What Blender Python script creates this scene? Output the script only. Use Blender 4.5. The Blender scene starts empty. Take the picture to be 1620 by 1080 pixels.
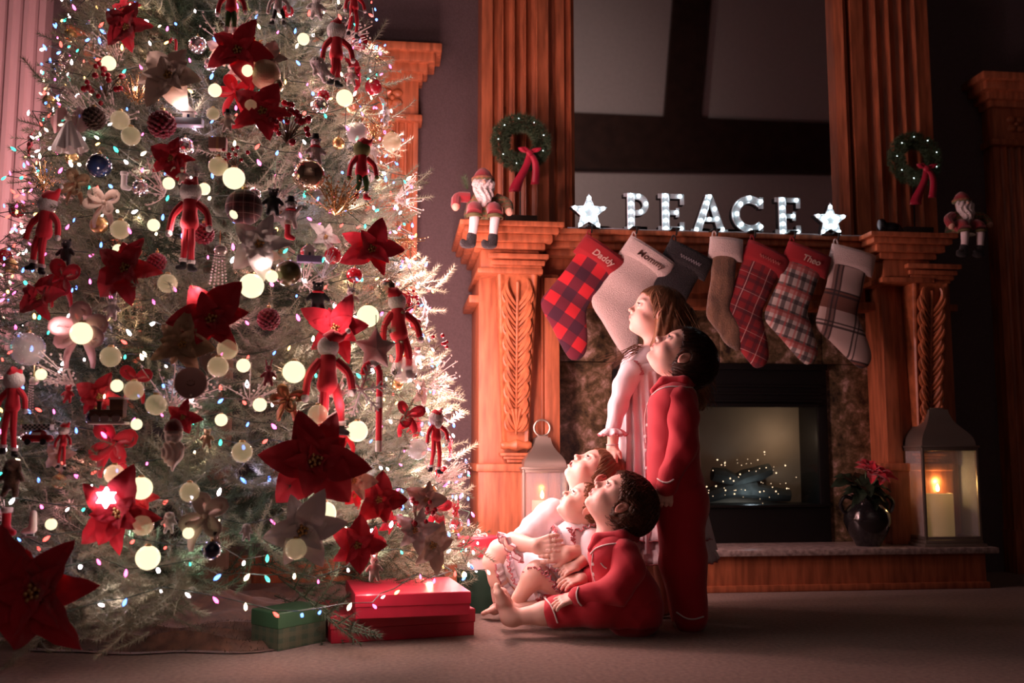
import bpy, bmesh, math, random
import numpy as np
from math import sin, cos, pi, radians as R, sqrt, atan2
from mathutils import Vector as V, Matrix, Euler
# ------------------------------------------------------------ camera, world, exposure
sc = bpy.context.scene
col = sc.collection
F, TILT, YAW, CH = 1575.0, R(6.52), R(7.0), 0.60          # focal length in px of a 1620 px frame
cam_d = bpy.data.cameras.new('camera'); cam = bpy.data.objects.new('camera', cam_d); col.objects.link(cam)
cam.location = (0, 0, CH); cam.rotation_euler = (pi/2 + TILT, 0, -YAW)
cam_d.sensor_width = 36; cam_d.lens = F/1620*36; cam_d.clip_start = .05
cam_d.dof.use_dof = True; cam_d.dof.focus_distance = 3.62; cam_d.dof.aperture_fstop = 2.4
sc.camera = cam
w = bpy.data.worlds.new('world'); sc.world = w; w.use_nodes = True
w.node_tree.nodes['Background'].inputs[0].default_value = (.35, .28, .32, 1)
w.node_tree.nodes['Background'].inputs[1].default_value = 0.008
vs = sc.view_settings; vs.view_transform = 'Standard'; vs.look = 'None'; vs.gamma = 1; vs.use_curve_mapping = False
vs.exposure = 0.0
cy = sc.cycles; cy.use_denoising = True; cy.use_adaptive_sampling = True; cy.adaptive_threshold = .025; cy.max_bounces = 6; cy.diffuse_bounces = 3; cy.glossy_bounces = 4
cy.transmission_bounces = 5; cy.transparent_max_bounces = 8; cy.caustics_reflective = False; cy.caustics_refractive = False
cy.sample_clamp_indirect = 3.0
TREE_W, LETTER_W = 3.4, 1.0                                 # gains of the lamps built below
# ------------------------------------------------------------ where a pixel's ray goes (for measuring the place)
ct, st, cyw, syw = cos(TILT), sin(TILT), cos(YAW), sin(YAW)
def K(px, py, d):                                          # point at horizontal distance d in the yawed frame (x right, y away, z up)
    fh = F*ct - (540-py)*st
    return V(((px-810)/fh*d, d, CH + (F*st + (540-py)*ct)/fh*d))
def W(k): return V((k[0]*cyw + k[1]*syw, -k[0]*syw + k[1]*cyw, k[2]))
def U(px, py, d): return W(K(px, py, d))
def OY(px, py, Y):
    k = W(K(px, py, 1.0)) ; k0 = k - V((0, 0, CH)); t = Y/k0.y
    return V((k0.x*t, Y, CH + k0.z*t))
def OZ(px, py, z=0.0):
    k0 = W(K(px, py, 1.0)) - V((0, 0, CH)); t = (z-CH)/k0.z
    return V((k0.x*t, k0.y*t, z))
# ------------------------------------------------------------ materials
MATS = {}
def mat(name, c, rough=.6, metal=0, emit=None, es=0, var=0, vscale=20, bump=0, bscale=60, sheen=0, trans=0, alpha=1, coat=0, spec=.5, ior=1.45, c2=None, stretch=(1,1,1), attr=None, rnd=0, bd=.004):
    if name in MATS: return MATS[name]
    m = bpy.data.materials.new(name); m.use_nodes = True; nt = m.node_tree; N = nt.nodes; L = nt.links
    p = N['Principled BSDF']; I = p.inputs
    c = tuple(c) + (1,) if len(c) == 3 else c
    I['Base Color'].default_value = c; I['Roughness'].default_value = rough; I['Metallic'].default_value = metal
    I['Specular IOR Level'].default_value = spec; I['IOR'].default_value = ior
    if emit: I['Emission Color'].default_value = tuple(emit)+(1,); I['Emission Strength'].default_value = es
    if sheen: I['Sheen Weight'].default_value = sheen
    if trans: I['Transmission Weight'].default_value = trans
    if coat: I['Coat Weight'].default_value = coat; I['Coat Roughness'].default_value = .1
    if alpha < 1: I['Alpha'].default_value = alpha
    tc = mp = None
    if var or bump:
        tc = N.new('ShaderNodeTexCoord'); mp = N.new('ShaderNodeMapping'); mp.inputs['Scale'].default_value = stretch
        L.new(tc.outputs['Object'], mp.inputs['Vector'])
    src = None
    if var:
        n = N.new('ShaderNodeTexNoise'); n.inputs['Scale'].default_value = vscale; n.inputs['Detail'].default_value = 5
        L.new(mp.outputs[0], n.inputs['Vector'])
        r = N.new('ShaderNodeValToRGB'); e = r.color_ramp.elements
        e[0].position = .32; e[1].position = .68
        e[0].color = tuple(v*(1-var) for v in c[:3])+(1,)
        e[1].color = (tuple(c2)+(1,)) if c2 else tuple(min(1, v*(1+var)) for v in c[:3])+(1,)
        L.new(n.outputs['Fac'], r.inputs[0]); src = r.outputs[0]
    if attr:
        a = N.new('ShaderNodeAttribute'); a.attribute_name = attr; src = a.outputs['Color']
    if rnd:
        oi = N.new('ShaderNodeObjectInfo'); hs = N.new('ShaderNodeHueSaturation')
        mr = N.new('ShaderNodeMapRange'); mr.inputs[3].default_value = 1-rnd; mr.inputs[4].default_value = 1+rnd
        L.new(oi.outputs['Random'], mr.inputs[0]); L.new(mr.outputs[0], hs.inputs['Value'])
        if src: L.new(src, hs.inputs['Color'])
        else: hs.inputs['Color'].default_value = c
        src = hs.outputs[0]
    if src: L.new(src, I['Base Color'])
    if bump:
        n = N.new('ShaderNodeTexNoise'); n.inputs['Scale'].default_value = bscale; n.inputs['Detail'].default_value = 4
        L.new(mp.outputs[0], n.inputs['Vector'])
        b = N.new('ShaderNodeBump'); b.inputs['Strength'].default_value = bump; b.inputs['Distance'].default_value = bd
        L.new(n.outputs['Fac'], b.inputs['Height']); L.new(b.outputs[0], I['Normal'])
    MATS[name] = m; return m
def glow(name, c, s, sample=False):
    m = mat(name, (.02, .02, .02), .4, emit=c, es=s)
    m.cycles.emission_sampling = 'AUTO' if sample else 'NONE'
    return m
def plaid(name, base, bands, rough=.9):
    """bands: (axis 'x'|'z', period, centre 0-1, width 0-1, colour, mix)"""
    m = bpy.data.materials.new(name); m.use_nodes = True; nt = m.node_tree; N = nt.nodes; L = nt.links
    p = N['Principled BSDF']; p.inputs['Roughness'].default_value = rough; p.inputs['Sheen Weight'].default_value = .15
    tc = N.new('ShaderNodeTexCoord'); sp = N.new('ShaderNodeSeparateXYZ'); L.new(tc.outputs['Object'], sp.inputs[0])
    cur = None
    def mth(op, a, b=None):
        q = N.new('ShaderNodeMath'); q.operation = op
        for i, v in enumerate((a, b)):
            if v is None: continue
            if isinstance(v, (int, float)): q.inputs[i].default_value = v
            else: L.new(v, q.inputs[i])
        return q.outputs[0]
    for ax, per, cen, wd, colr, mx in bands:
        f = mth('FRACT', mth('DIVIDE', mth('ADD', sp.outputs['XYZ'.index(ax.upper())], 50*per), per))
        g = mth('LESS_THAN', mth('ABSOLUTE', mth('SUBTRACT', f, cen)), wd/2)
        mix = N.new('ShaderNodeMix'); mix.data_type = 'RGBA'
        L.new(mth('MULTIPLY', g, mx), mix.inputs[0])
        if cur: L.new(cur, mix.inputs[6])
        else: mix.inputs[6].default_value = tuple(base)+(1,)
        mix.inputs[7].default_value = tuple(colr)+(1,); cur = mix.outputs[2]
    L.new(cur, p.inputs['Base Color'])
    n = N.new('ShaderNodeTexNoise'); n.inputs['Scale'].default_value = 400; b = N.new('ShaderNodeBump'); b.inputs['Strength'].default_value = .4; b.inputs['Distance'].default_value = .002
    L.new(tc.outputs['Object'], n.inputs['Vector']); L.new(n.outputs['Fac'], b.inputs['Height']); L.new(b.outputs[0], p.inputs['Normal'])
    return m
# ------------------------------------------------------------ mesh building
def mesh(name, v, f, smooth=True):
    me = bpy.data.meshes.new(name); me.from_pydata([tuple(x) for x in v], [], [tuple(x) for x in f]); me.update()
    if smooth: me.shade_smooth()
    return me
def npmesh(name, v, f, smooth=True):                        # v (n,3), f (m,3|4) arrays
    me = bpy.data.meshes.new(name); k = f.shape[1]
    me.vertices.add(len(v)); me.vertices.foreach_set('co', np.ascontiguousarray(v, dtype=np.float32).ravel())
    me.loops.add(f.size); me.loops.foreach_set('vertex_index', np.ascontiguousarray(f, dtype=np.int32).ravel())
    me.polygons.add(len(f)); me.polygons.foreach_set('loop_start', np.arange(0, f.size, k, dtype=np.int32))
    me.polygons.foreach_set('loop_total', np.full(len(f), k, dtype=np.int32))
    me.update(calc_edges=True); me.validate()
    if smooth: me.shade_smooth()
    return me
def link(name, me, m=None, parent=None, loc=None, rot=None, scale=None):
    o = bpy.data.objects.new(name, me); col.objects.link(o)
    if m is not None and len(me.materials) == 0: me.materials.append(m)
    if parent: o.parent = parent
    if loc is not None: o.location = loc
    if rot is not None: o.rotation_euler = rot
    if scale is not None: o.scale = (scale,)*3 if isinstance(scale, (int, float)) else scale
    return o
def tag(o, label=None, cat=None, group=None, kind=None):
    if label: o['label'] = label
    if cat: o['category'] = cat
    if group: o['group'] = group
    if kind: o['kind'] = kind
    return o
def thing(name, label, cat, loc=(0,0,0), rz=0, group=None, scale=1, rot=None):
    o = bpy.data.objects.new(name, None); col.objects.link(o); o.location = loc
    o.rotation_euler = rot if rot else (0, 0, rz); o.scale = (scale,)*3; o.empty_display_size = .05
    return tag(o, label, cat, group)
def frame_of(ax):
    z = V(ax).normalized(); t = V((0, 0, 1)) if abs(z.z) < .9 else V((1, 0, 0))
    x = t.cross(z).normalized(); return x, z.cross(x), z
class B:
    def __init__(s): s.v = []; s.f = []
    def add(s, v, f):
        n = len(s.v); s.v += [tuple(q) for q in v]; s.f += [tuple(i+n for i in q) for q in f]; return s
    def box(s, a, b, ch=0):
        x0, y0, z0 = [min(a[i], b[i]) for i in range(3)]; x1, y1, z1 = [max(a[i], b[i]) for i in range(3)]
        if ch <= 0:
            v = [(x, y, z) for z in (z0, z1) for y in (y0, y1) for x in (x0, x1)]
            return s.add(v, [(0,2,3,1), (4,5,7,6), (0,1,5,4), (2,6,7,3), (0,4,6,2), (1,3,7,5)])
        ch = min(ch, (x1-x0)/2.2, (y1-y0)/2.2, (z1-z0)/2.2)
        bm = bmesh.new(); bmesh.ops.create_cube(bm, size=1)
        for q in bm.verts: q.co = V(((x0+x1)/2+q.co.x*(x1-x0), (y0+y1)/2+q.co.y*(y1-y0), (z0+z1)/2+q.co.z*(z1-z0)))
        bmesh.ops.bevel(bm, geom=bm.edges[:], offset=ch, segments=2, profile=.6, affect='EDGES')
        bm.verts.index_update(); s.add([q.co[:] for q in bm.verts], [[q.index for q in f.verts] for f in bm.faces]); bm.free(); return s
    def tube(s, pts, r, n=8, cap=True, closed=False):
        pts = [V(p) for p in pts]; m = len(pts); rr = r if isinstance(r, (list, tuple)) else [r]*m
        base = len(s.v); px = None
        for i, p in enumerate(pts):
            if closed: t = pts[(i+1) % m]-pts[i-1]
            else: t = pts[min(i+1, m-1)]-pts[max(i-1, 0)]
            if t.length < 1e-9: t = V((0, 0, 1))
            t.normalize()
            if px is None: px = frame_of(t)[0]
            x = (px - t*px.dot(t)); x = x.normalized() if x.length > 1e-6 else frame_of(t)[0]; px = x; y = t.cross(x)
            for k in range(n):
                a = 2*pi*k/n; s.v.append(tuple(p + x*(cos(a)*rr[i]) + y*(sin(a)*rr[i])))
        for i in range(m if closed else m-1):
            j = (i+1) % m
            for k in range(n):
                l = (k+1) % n; s.f.append((base+i*n+k, base+i*n+l, base+j*n+l, base+j*n+k))
        if cap and not closed:
            s.f.append(tuple(base+k for k in range(n))[::-1]); s.f.append(tuple(base+(m-1)*n+k for k in range(n)))
        return s
    def ball(s, c, r, nu=16, nv=10, rot=None):
        r = (r, r, r) if isinstance(r, (int, float)) else r; v = []; f = []
        for i in range(nv+1):
            th = pi*i/nv
            for k in range(nu):
                a = 2*pi*k/nu; q = V((r[0]*sin(th)*cos(a), r[1]*sin(th)*sin(a), r[2]*cos(th)))
                if rot: q = rot @ q
                v.append(q + V(c))
        for i in range(nv):
            for k in range(nu):
                l = (k+1) % nu; f.append((i*nu+k, (i+1)*nu+k, (i+1)*nu+l, i*nu+l))
        return s.add(v, f)
    def lathe(s, prof, c=(0,0,0), n=20, ax=None):
        v = []; f = []; X, Y, Z = frame_of(ax) if ax else (V((1,0,0)), V((0,1,0)), V((0,0,1)))
        for r, z in prof:
            for k in range(n):
                a = 2*pi*k/n; v.append(V(c) + X*(r*cos(a)) + Y*(r*sin(a)) + Z*z)
        for i in range(len(prof)-1):
            for k in range(n):
                l = (k+1) % n; f.append((i*n+k, i*n+l, (i+1)*n+l, (i+1)*n+k))
        return s.add(v, f)
    def prism(s, pts, h0, h1, axis='y', hole=None, bev=0):
        """pts in the plane; axis y: (x,z) extruded in y; z: (x,y) in z; x: (y,z) in x"""
        def P(a, b, h): return {'y': (a, h, b), 'z': (a, b, h), 'x': (h, a, b)}[axis]
        n = len(pts)
        ar = sum(pts[i][0]*pts[(i+1) % n][1]-pts[(i+1) % n][0]*pts[i][1] for i in range(n))
        if ar < 0: pts = pts[::-1]
        if bev:
            c = (sum(p[0] for p in pts)/n, sum(p[1] for p in pts)/n); ins = []
            for i in range(n):
                a, b, d = V(pts[i-1]), V(pts[i]), V(pts[(i+1) % n]); e1 = (b-a).normalized(); e2 = (d-b).normalized()
                nn = V((-(e1.y+e2.y), e1.x+e2.x)); nn = nn.normalized() if nn.length > 1e-6 else V((-e1.y, e1.x))
                ins.append((b.x+nn.x*bev, b.y+nn.y*bev))
            sg = 1 if h1 > h0 else -1
            rows = [(ins, h0), (pts, h0+sg*bev), (pts, h1-sg*bev), (ins, h1)]
        else: rows = [(pts, h0), (pts, h1)]
        v = [P(a, b, h) for q, h in rows for a, b in q]; f = []
        for r in range(len(rows)-1):
            for i in range(n):
                j = (i+1) % n; f.append((r*n+i, r*n+j, (r+1)*n+j, (r+1)*n+i))
        f.append(tuple(range(n))[::-1]); f.append(tuple((len(rows)-1)*n+i for i in range(n)))
        return s.add(v, f)
    def grid(s, fn, nu, nv, closed=False):
        v = [fn(i/nu, j/nv) for j in range(nv+1) for i in range(nu + (0 if closed else 1))]; w_ = nu if closed else nu+1
        f = [(j*w_+i, j*w_+(i+1) % w_, (j+1)*w_+(i+1) % w_, (j+1)*w_+i) for j in range(nv) for i in range(nu)]
        return s.add(v, f)
    def me(s, name, smooth=True, auto=None):
        m_ = mesh(name, s.v, s.f, smooth)
        bm = bmesh.new(); bm.from_mesh(m_); bmesh.ops.recalc_face_normals(bm, faces=bm.faces[:]); bm.to_mesh(m_); bm.free()
        if auto: m_.set_sharp_from_angle(angle=R(auto))
        return m_
    def build(s, name, m=None, parent=None, smooth=True, auto=35, **k):
        return link(name, s.me(name, smooth, auto), m, parent, **k)
def star_pts(n, r0, r1, rot=pi/2, c=(0, 0)):
    return [(c[0]+(r0 if i % 2 == 0 else r1)*cos(rot+pi*i/n), c[1]+(r0 if i % 2 == 0 else r1)*sin(rot+pi*i/n)) for i in range(2*n)]
def bez(p, n=8):
    p = [V(q) for q in p]; out = []
    for i in range(n+1):
        t = i/n; q = p[:]
        while len(q) > 1: q = [q[j].lerp(q[j+1], t) for j in range(len(q)-1)]
        out.append(q[0])
    return out
def spline(pts, n=5):                                       # Catmull-Rom through pts
    pts = [V(p) for p in pts]; out = []
    for i in range(len(pts)-1):
        a, b, c, d = pts[max(i-1, 0)], pts[i], pts[i+1], pts[min(i+2, len(pts)-1)]
        for k in range(n):
            t = k/n; out.append(.5*((2*b)+(c-a)*t+(2*a-5*b+4*c-d)*t*t+(3*b-a-3*c+d)*t**3))
    return out + [pts[-1]]
def textmesh(txt, size, depth=.001, shear=0, align='CENTER', bold=0):
    c = bpy.data.curves.new('t', 'FONT'); c.body = txt; c.size = size; c.extrude = depth; c.align_x = align; c.align_y = 'CENTER'; c.shear = shear; c.offset = bold
    o = bpy.data.objects.new('t', c); col.objects.link(o)
    me = bpy.data.meshes.new_from_object(o.evaluated_get(bpy.context.evaluated_depsgraph_get())); bpy.data.objects.remove(o); bpy.data.curves.remove(c)
    return me
def copy_tree(o, parent=None):
    c = o.copy(); col.objects.link(c); c.parent = parent
    for ch in o.children: copy_tree(ch, c)
    return c
rng = random.Random(7)
# ------------------------------------------------------------ signed distance shapes -> one smooth surface
def ell(c, r, Rm=None):
    c = np.array(c, float); r = np.array((r,)*3 if isinstance(r, (int, float)) else r, float)
    def f(P):
        q = P-c
        if Rm is not None: q = q @ Rm
        k0 = np.sqrt(((q/r)**2).sum(1)); k1 = np.sqrt(((q/(r*r))**2).sum(1))+1e-9
        return k0*(k0-1)/k1
    f.lo = c-r.max(); f.hi = c+r.max(); return f
def cap(a, b, ra, rb=None):
    a = np.array(a, float); b = np.array(b, float); rb = ra if rb is None else rb; ba = b-a; bb = ba@ba+1e-12
    def f(P):
        q = P-a; t = np.clip(q@ba/bb, 0, 1)
        return np.sqrt(((q-t[:, None]*ba)**2).sum(1)) - (ra+(rb-ra)*t)
    f.lo = np.minimum(a-ra, b-rb); f.hi = np.maximum(a+ra, b+rb); return f
def chain(pts, rs, k=.01):
    return [(cap(pts[i], pts[i+1], rs[i], rs[i+1]), k) for i in range(len(pts)-1)]
def smin(a, b, k):
    h = np.clip(.5+.5*(b-a)/k, 0, 1); return b*(1-h)+a*h-k*h*(1-h)
def smax(a, b, k): return -smin(-a, -b, k)
def union(items, disp=None):
    """items: (f, k) added; (f, -k) cut away"""
    def f(P):
        d = None
        for g, k in items:
            if d is None: d = g(P); continue
            d = smin(d, g(P), k) if k > 0 else smax(d, -g(P), -k)
        if disp is not None: d = d + disp(P)
        return d
    lo = np.min([g.lo for g, k in items if k > 0 and hasattr(g, 'lo')], 0); hi = np.max([g.hi for g, k in items if k > 0 and hasattr(g, 'hi')], 0)
    f.lo = lo; f.hi = hi; return f
def nets(f, h, lo=None, hi=None, pad=.02):
    lo = np.array(f.lo if lo is None else lo, float)-pad; hi = np.array(f.hi if hi is None else hi, float)+pad
    C = 4; nb = np.ceil((hi-lo)/(h*C)).astype(int)+1; n = nb*C+1
    cg = np.stack(np.meshgrid(*[np.arange(m) for m in nb], indexing='ij'), -1).reshape(-1, 3)
    cv = f(lo+(cg+.5)*h*C)
    Vv = np.ones(n, np.float32)
    neg = cv < 0; act = np.abs(cv) < h*C*1.25
    blk = np.zeros(nb, bool); blk[tuple(cg[act].T)] = True; ngb = np.zeros(nb, bool); ngb[tuple(cg[neg].T)] = True
    big = np.repeat(np.repeat(np.repeat(ngb, C, 0), C, 1), C, 2); Vv[:-1, :-1, :-1][big] = -1
    ac = cg[act]
    off = np.stack(np.meshgrid(*[np.arange(C+1)]*3, indexing='ij'), -1).reshape(-1, 3)
    msk = np.zeros(n, bool)
    for o in off:
        q = ac*C+o; msk[q[:, 0], q[:, 1], q[:, 2]] = True
    idx = np.argwhere(msk)
    for s in range(0, len(idx), 400000):
        q = idx[s:s+400000]; Vv[q[:, 0], q[:, 1], q[:, 2]] = f(lo+q*h)
    S = Vv < 0; cnt = np.zeros(np.array(n)-1, np.int8)
    for o in np.ndindex(2, 2, 2): cnt += S[o[0]:n[0]-1+o[0], o[1]:n[1]-1+o[1], o[2]:n[2]-1+o[2]]
    cells = np.argwhere((cnt > 0) & (cnt < 8))
    acc = np.zeros((len(cells), 3)); num = np.zeros(len(cells))
    cr = list(np.ndindex(2, 2, 2))
    for a in cr:
        for ax in range(3):
            if a[ax]: continue
            b = list(a); b[ax] = 1
            qa = cells+a; qb = cells+b; va = Vv[tuple(qa.T)]; vb = Vv[tuple(qb.T)]; m = (va < 0) != (vb < 0)
            t = np.where(m, va/(va-vb+1e-12), 0); p = np.tile(np.array(a, float), (len(cells), 1)); p[:, ax] += t
            acc[m] += p[m]; num += m
    verts = lo + (cells + acc/np.maximum(num, 1)[:, None])*h
    vid = -np.ones(np.array(n)-1, np.int32); vid[tuple(cells.T)] = np.arange(len(cells))
    faces = []
    for ax in range(3):
        b, c = (ax+1) % 3, (ax+2) % 3
        sl0 = [slice(None)]*3; sl1 = [slice(None)]*3; sl0[ax] = slice(0, n[ax]-1); sl1[ax] = slice(1, n[ax])
        A = S[tuple(sl0)]; Bq = S[tuple(sl1)]; e = np.argwhere(A != Bq)
        e = e[(e[:, b] > 0) & (e[:, c] > 0) & (e[:, b] < n[b]-1) & (e[:, c] < n[c]-1)]
        fl = A[tuple(e.T)]
        q = []
        for db, dc in ((0, 0), (-1, 0), (-1, -1), (0, -1)):
            g = e.copy(); g[:, b] += db; g[:, c] += dc; q.append(vid[tuple(g.T)])
        q = np.stack(q, 1); q[~fl] = q[~fl][:, ::-1]; faces.append(q)
    fc = np.concatenate(faces); fc = fc[(fc >= 0).all(1)]
    return verts, fc[:, ::1]
# ============================================================ the room
wood = mat('red_oak', (.40, .125, .055), .42, var=.35, vscale=14, stretch=(3, 3, .35), bump=.15, bscale=60, bd=.001)
woodc = mat('carved_oak', (.40, .125, .05), .38, var=.3, vscale=25)
wood_dark = mat('dark_beam_wood', (.045, .02, .014), .7, var=.3, vscale=6)
wallm = mat('charcoal_plaster', (.105, .078, .082), .85, bump=.5, bscale=220, var=.12, vscale=120)
plaster = mat('pale_plaster', (.62, .56, .54), .9, var=.05)
carpet = mat('brown_carpet', (.21, .145, .11), .97, var=.3, vscale=70, bump=.9, bscale=450, bd=.006, sheen=.15)
black = mat('black_iron', (.012, .012, .012), .45, metal=.4)
blackp = mat('matte_black', (.008, .008, .009), .7)
YW, YP, YS, YSH, YH, YU, YM = 4.92, 4.52, 4.66, 4.30, 4.30, 4.70, 4.80   # wall, leg, stone, shelf, hearth, upper leg, mirror
def X(px, Y, py=560): return OY(px, py, Y).x
def Z(py, Y, px=800): return OY(px, py, Y).z
def strut(name, a, b, m, parent=None, ch=0, **k):
    o = B().box(a, b, ch).build(name, m, parent, smooth=ch > 0, **k)
    if parent is None: tag(o, kind='structure')
    return o
strut('floor', (-3.2, -3.4, -.05), (7.0, YW+.3, 0), carpet)
strut('wall_front', (-3.2, YW, 0), (7.0, YW+.12, 9.0), wallm)
strut('wall_left', (-3.3, -3.4, 0), (-3.2, YW+.12, 9.0), wallm)
strut('wall_right', (7.0, -3.4, 0), (7.1, YW+.12, 9.0), wallm)
YG = -3.3
strut('wall_back', (-3.2, YG-.12, 0), (7.0, YG, 9.0), plaster)
strut('ceiling', (-3.3, YG-.12, 9.0), (7.1, YW+.12, 9.1), plaster)
def refl(px, py):                                          # the place on the back wall which the mirror shows at a pixel
    p = OY(px, py, 2*YM-YG); return V((p.x, YG, p.z))
a, b = refl(880, 186), refl(1360, 201); c, d = refl(880, 272), refl(1360, 277)
bm_ = B().prism([(a.x-.9, a.z+.03), (b.x+.9, b.z-.02), (d.x+.9, d.z), (c.x-.9, c.z)], YG, YG+.16, 'y').build('tie_beam', wood_dark)
tag(bm_, kind='structure')
a, b, c, d = refl(1068, -40), refl(1126, -40), refl(1103, 194), refl(1048, 192)
tag(B().prism([(a.x+.03, a.z+.5), (b.x+.03, b.z+.5), (c.x, c.z), (d.x, d.z)], YG, YG+.12, 'y').build('brace_beam', wood_dark), kind='structure')
# unseen lamp added behind the camera to brighten the mirrored back wall
lt = thing('added_fill_lamp', 'added unseen bowl lamp brightening the back wall shown in the mirror', 'fill lamp', (1.2, -.8, 4.9))
B().lathe([(.0, 4.1), (.012, 4.1), (.012, .12), (.09, .1), (.16, .02)], n=16).build('stem', black, lt)
B().lathe([(.16, .02), (.15, -.05), (.09, -.1), (.0, -.115)], n=20).build('shade', glow('fill_lamp_glass', (1, .8, .66), 3), lt)
pl = bpy.data.lights.new('back_wall_fill', 'SPOT'); pl.energy = 90; pl.color = (1, .78, .72); pl.shadow_soft_size = .12; pl.spot_size = R(130); pl.spot_blend = .6
po = bpy.data.objects.new('back_wall_fill', pl); col.objects.link(po); po.location = (1.2, -.9, 4.72); po.rotation_euler = (R(-92), 0, 0)
# ------------------------------------------------------------ window casings left and right of the fireplace
def vprism(pts, z0, z1): return B().prism(pts, z0, z1, 'z')
def casing(name, x0, x1, ztop, mirror=False, label=None):
    t = thing(name, None, None, ((x0+x1)/2, YW, 0)); tag(t, kind='structure')
    ox, oy = (x0+x1)/2, YW
    def bx(nm, a, b, ch=.004): return B().box((a[0]-ox, a[1]-oy, a[2]), (b[0]-ox, b[1]-oy, b[2]), ch).build(nm, wood, t)
    w_ = .26                                                   # width of each fluted board
    for s, bx0 in ((0, x0), (1, x1-w_)):
        pts = [(bx0-ox, 0), (bx0-ox, -.09)]
        for i in range(5):
            u = bx0-ox+.035+i*.042
            pts += [(u, -.09), (u+.006, -.078), (u+.017, -.074), (u+.028, -.078), (u+.034, -.09)]
        pts += [(bx0+w_-ox, -.09), (bx0+w_-ox, 0)]
        vprism(pts, .0, ztop-.36).build('fluted_board', wood, t, smooth=False)
        bx('plinth_block', (bx0-.01, YW-.11, 0), (bx0+w_+.01, YW, .22))
        bx('neck_moulding', (bx0-.02, YW-.12, ztop-.37), (bx0+w_+.02, YW, ztop-.335), .01)
        cbk = bx('corner_block', (bx0, YW-.10, ztop-.335), (bx0+w_, YW, ztop-.16))
        ro = B()
        for k in range(4):
            a = pi/4+k*pi/2; ro.ball((bx0+w_/2-ox+.035*cos(a), -.105, ztop-.25+.035*sin(a)), (.028, .014, .02), 10, 6)
        ro.ball((bx0+w_/2-ox, -.11, ztop-.25), .014, 10, 6).build('rosette', woodc, cbk)
    bx('head_board', (x0+w_, YW-.07, ztop-.335), (x1-w_, YW, ztop-.16))
    for i, (dz, ov) in enumerate(((.16, .02), (.125, .045), (.085, .08), (.04, .11))):
        bx('crown_moulding', (x0-ov, YW-.10-ov, ztop-dz), (x1+ov, YW, ztop-dz+(.05 if i < 3 else .04)), .008)
    bx('night_pane', (x0+w_, YW-.02, .25), (x1-w_, YW-.005, ztop-.34), 0).data.materials[0] = blackp
    return t
xc = X(661, YW-.09, 250); zc = OY(640, 65, YW-.21).z
casing('window_1', xc-1.55, xc, zc)
xr = X(1572, YW-.09, 250); zr = OY(1570, 98, YW-.21).z
casing('window_2', xr, xr+1.5, zc)
# white fluted pilaster at the far left
xw = X(60, YW-.12, 200); pts = [(-.5, 0), (-.5, -.1)]
for i in range(6):
    u = -.43+i*.07; pts += [(u, -.1), (u+.008, -.085), (u+.025, -.078), (u+.042, -.085), (u+.05, -.1)]
pts += [(0, -.1), (0, 0)]
o = vprism(pts, 0, 5.5).build('trim_1', mat('rose_white_paint', (.62, .42, .44), .5), smooth=False, loc=(xw, YW, 0)); tag(o, kind='structure')
tag(B().box((-3.2, YW-.02, 0), (X(735, YW), YW, .13), .006).build('baseboard_front', wood), kind='structure')
# ------------------------------------------------------------ fireplace surround
fp = thing('fireplace_surround', 'carved reddish oak fireplace surround with stepped mantel shelf, tall fluted uprights and corbels', 'fireplace', (X(1100, YW), YW, 0))
FO = fp.location.copy()
def fb(nm, a, b, m=wood, ch=.005, parent=None, label=None):
    o = B().box(V(a)-FO, V(b)-FO, ch).build(nm, m, fp); 
    if label: o['label'] = label
    return o
zh = OY(1350, 868, YH).z                                    # hearth top
zs = OY(800, 348, YSH).z                                    # shelf top
print('hearth', zh, 'shelf', zs)
xl0, xl1 = X(728, YSH, 350), X(893, YSH, 350)
xr0, xr1 = X(1378, YSH, 360), X(1503, YSH, 360)
wl = xl1-xl0; xr1 = max(xr1, xr0+wl*.93)
YC = 4.42                                                    # recessed centre of the shelf
fb('shelf', (xl0, YSH, zs-.022), (xl1, YW, zs)); fb('shelf', (xr0, YSH, zs-.022), (xr1, YW, zs))
fb('shelf', (xl1, YC, zs-.022), (xr0, YW, zs))
steps = ((.022, .05, .02), (.05, .085, .045), (.085, .115, .075), (.115, .20, .10), (.20, .225, .085))
for x0, x1, y0 in ((xl0, xl1, YSH), (xr0, xr1, YSH)):
    for z0, z1, ins in steps: fb('crown_moulding', (x0+ins, y0+ins*.9, zs-z1), (x1-ins, YW, zs-z0), ch=.008)
for z0, z1, ins in ((.022, .05, .02), (.05, .08, .05), (.08, .11, .09)): fb('crown_moulding', (xl1-.05, YC+ins, zs-z1), (xr0+.05, YW, zs-z0), ch=.008)
# frieze behind the stockings
zf = OY(1370, 487, YP+.04).z
xpl0, xpl1 = X(757, YP, 600), X(884, YP, 600); xpr0, xpr1 = X(1395, YP, 600), X(1505, YP, 600)
xpr1 = xpr0 + (xpl1-xpl0)
fb('frieze', (xl1-.1, YP+.06, zf), (xr0+.1, YW, zs-.11))
fb('frieze_moulding', (xpl1-.02, YP+.035, zf-.012), (xpr0+.02, YW, zf+.03), ch=.01)
fb('frieze_panel', (xpl1+.06, YP+.048, zf+.06), (xpr0-.06, YP+.07, zs-.16), ch=.006)
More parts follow.
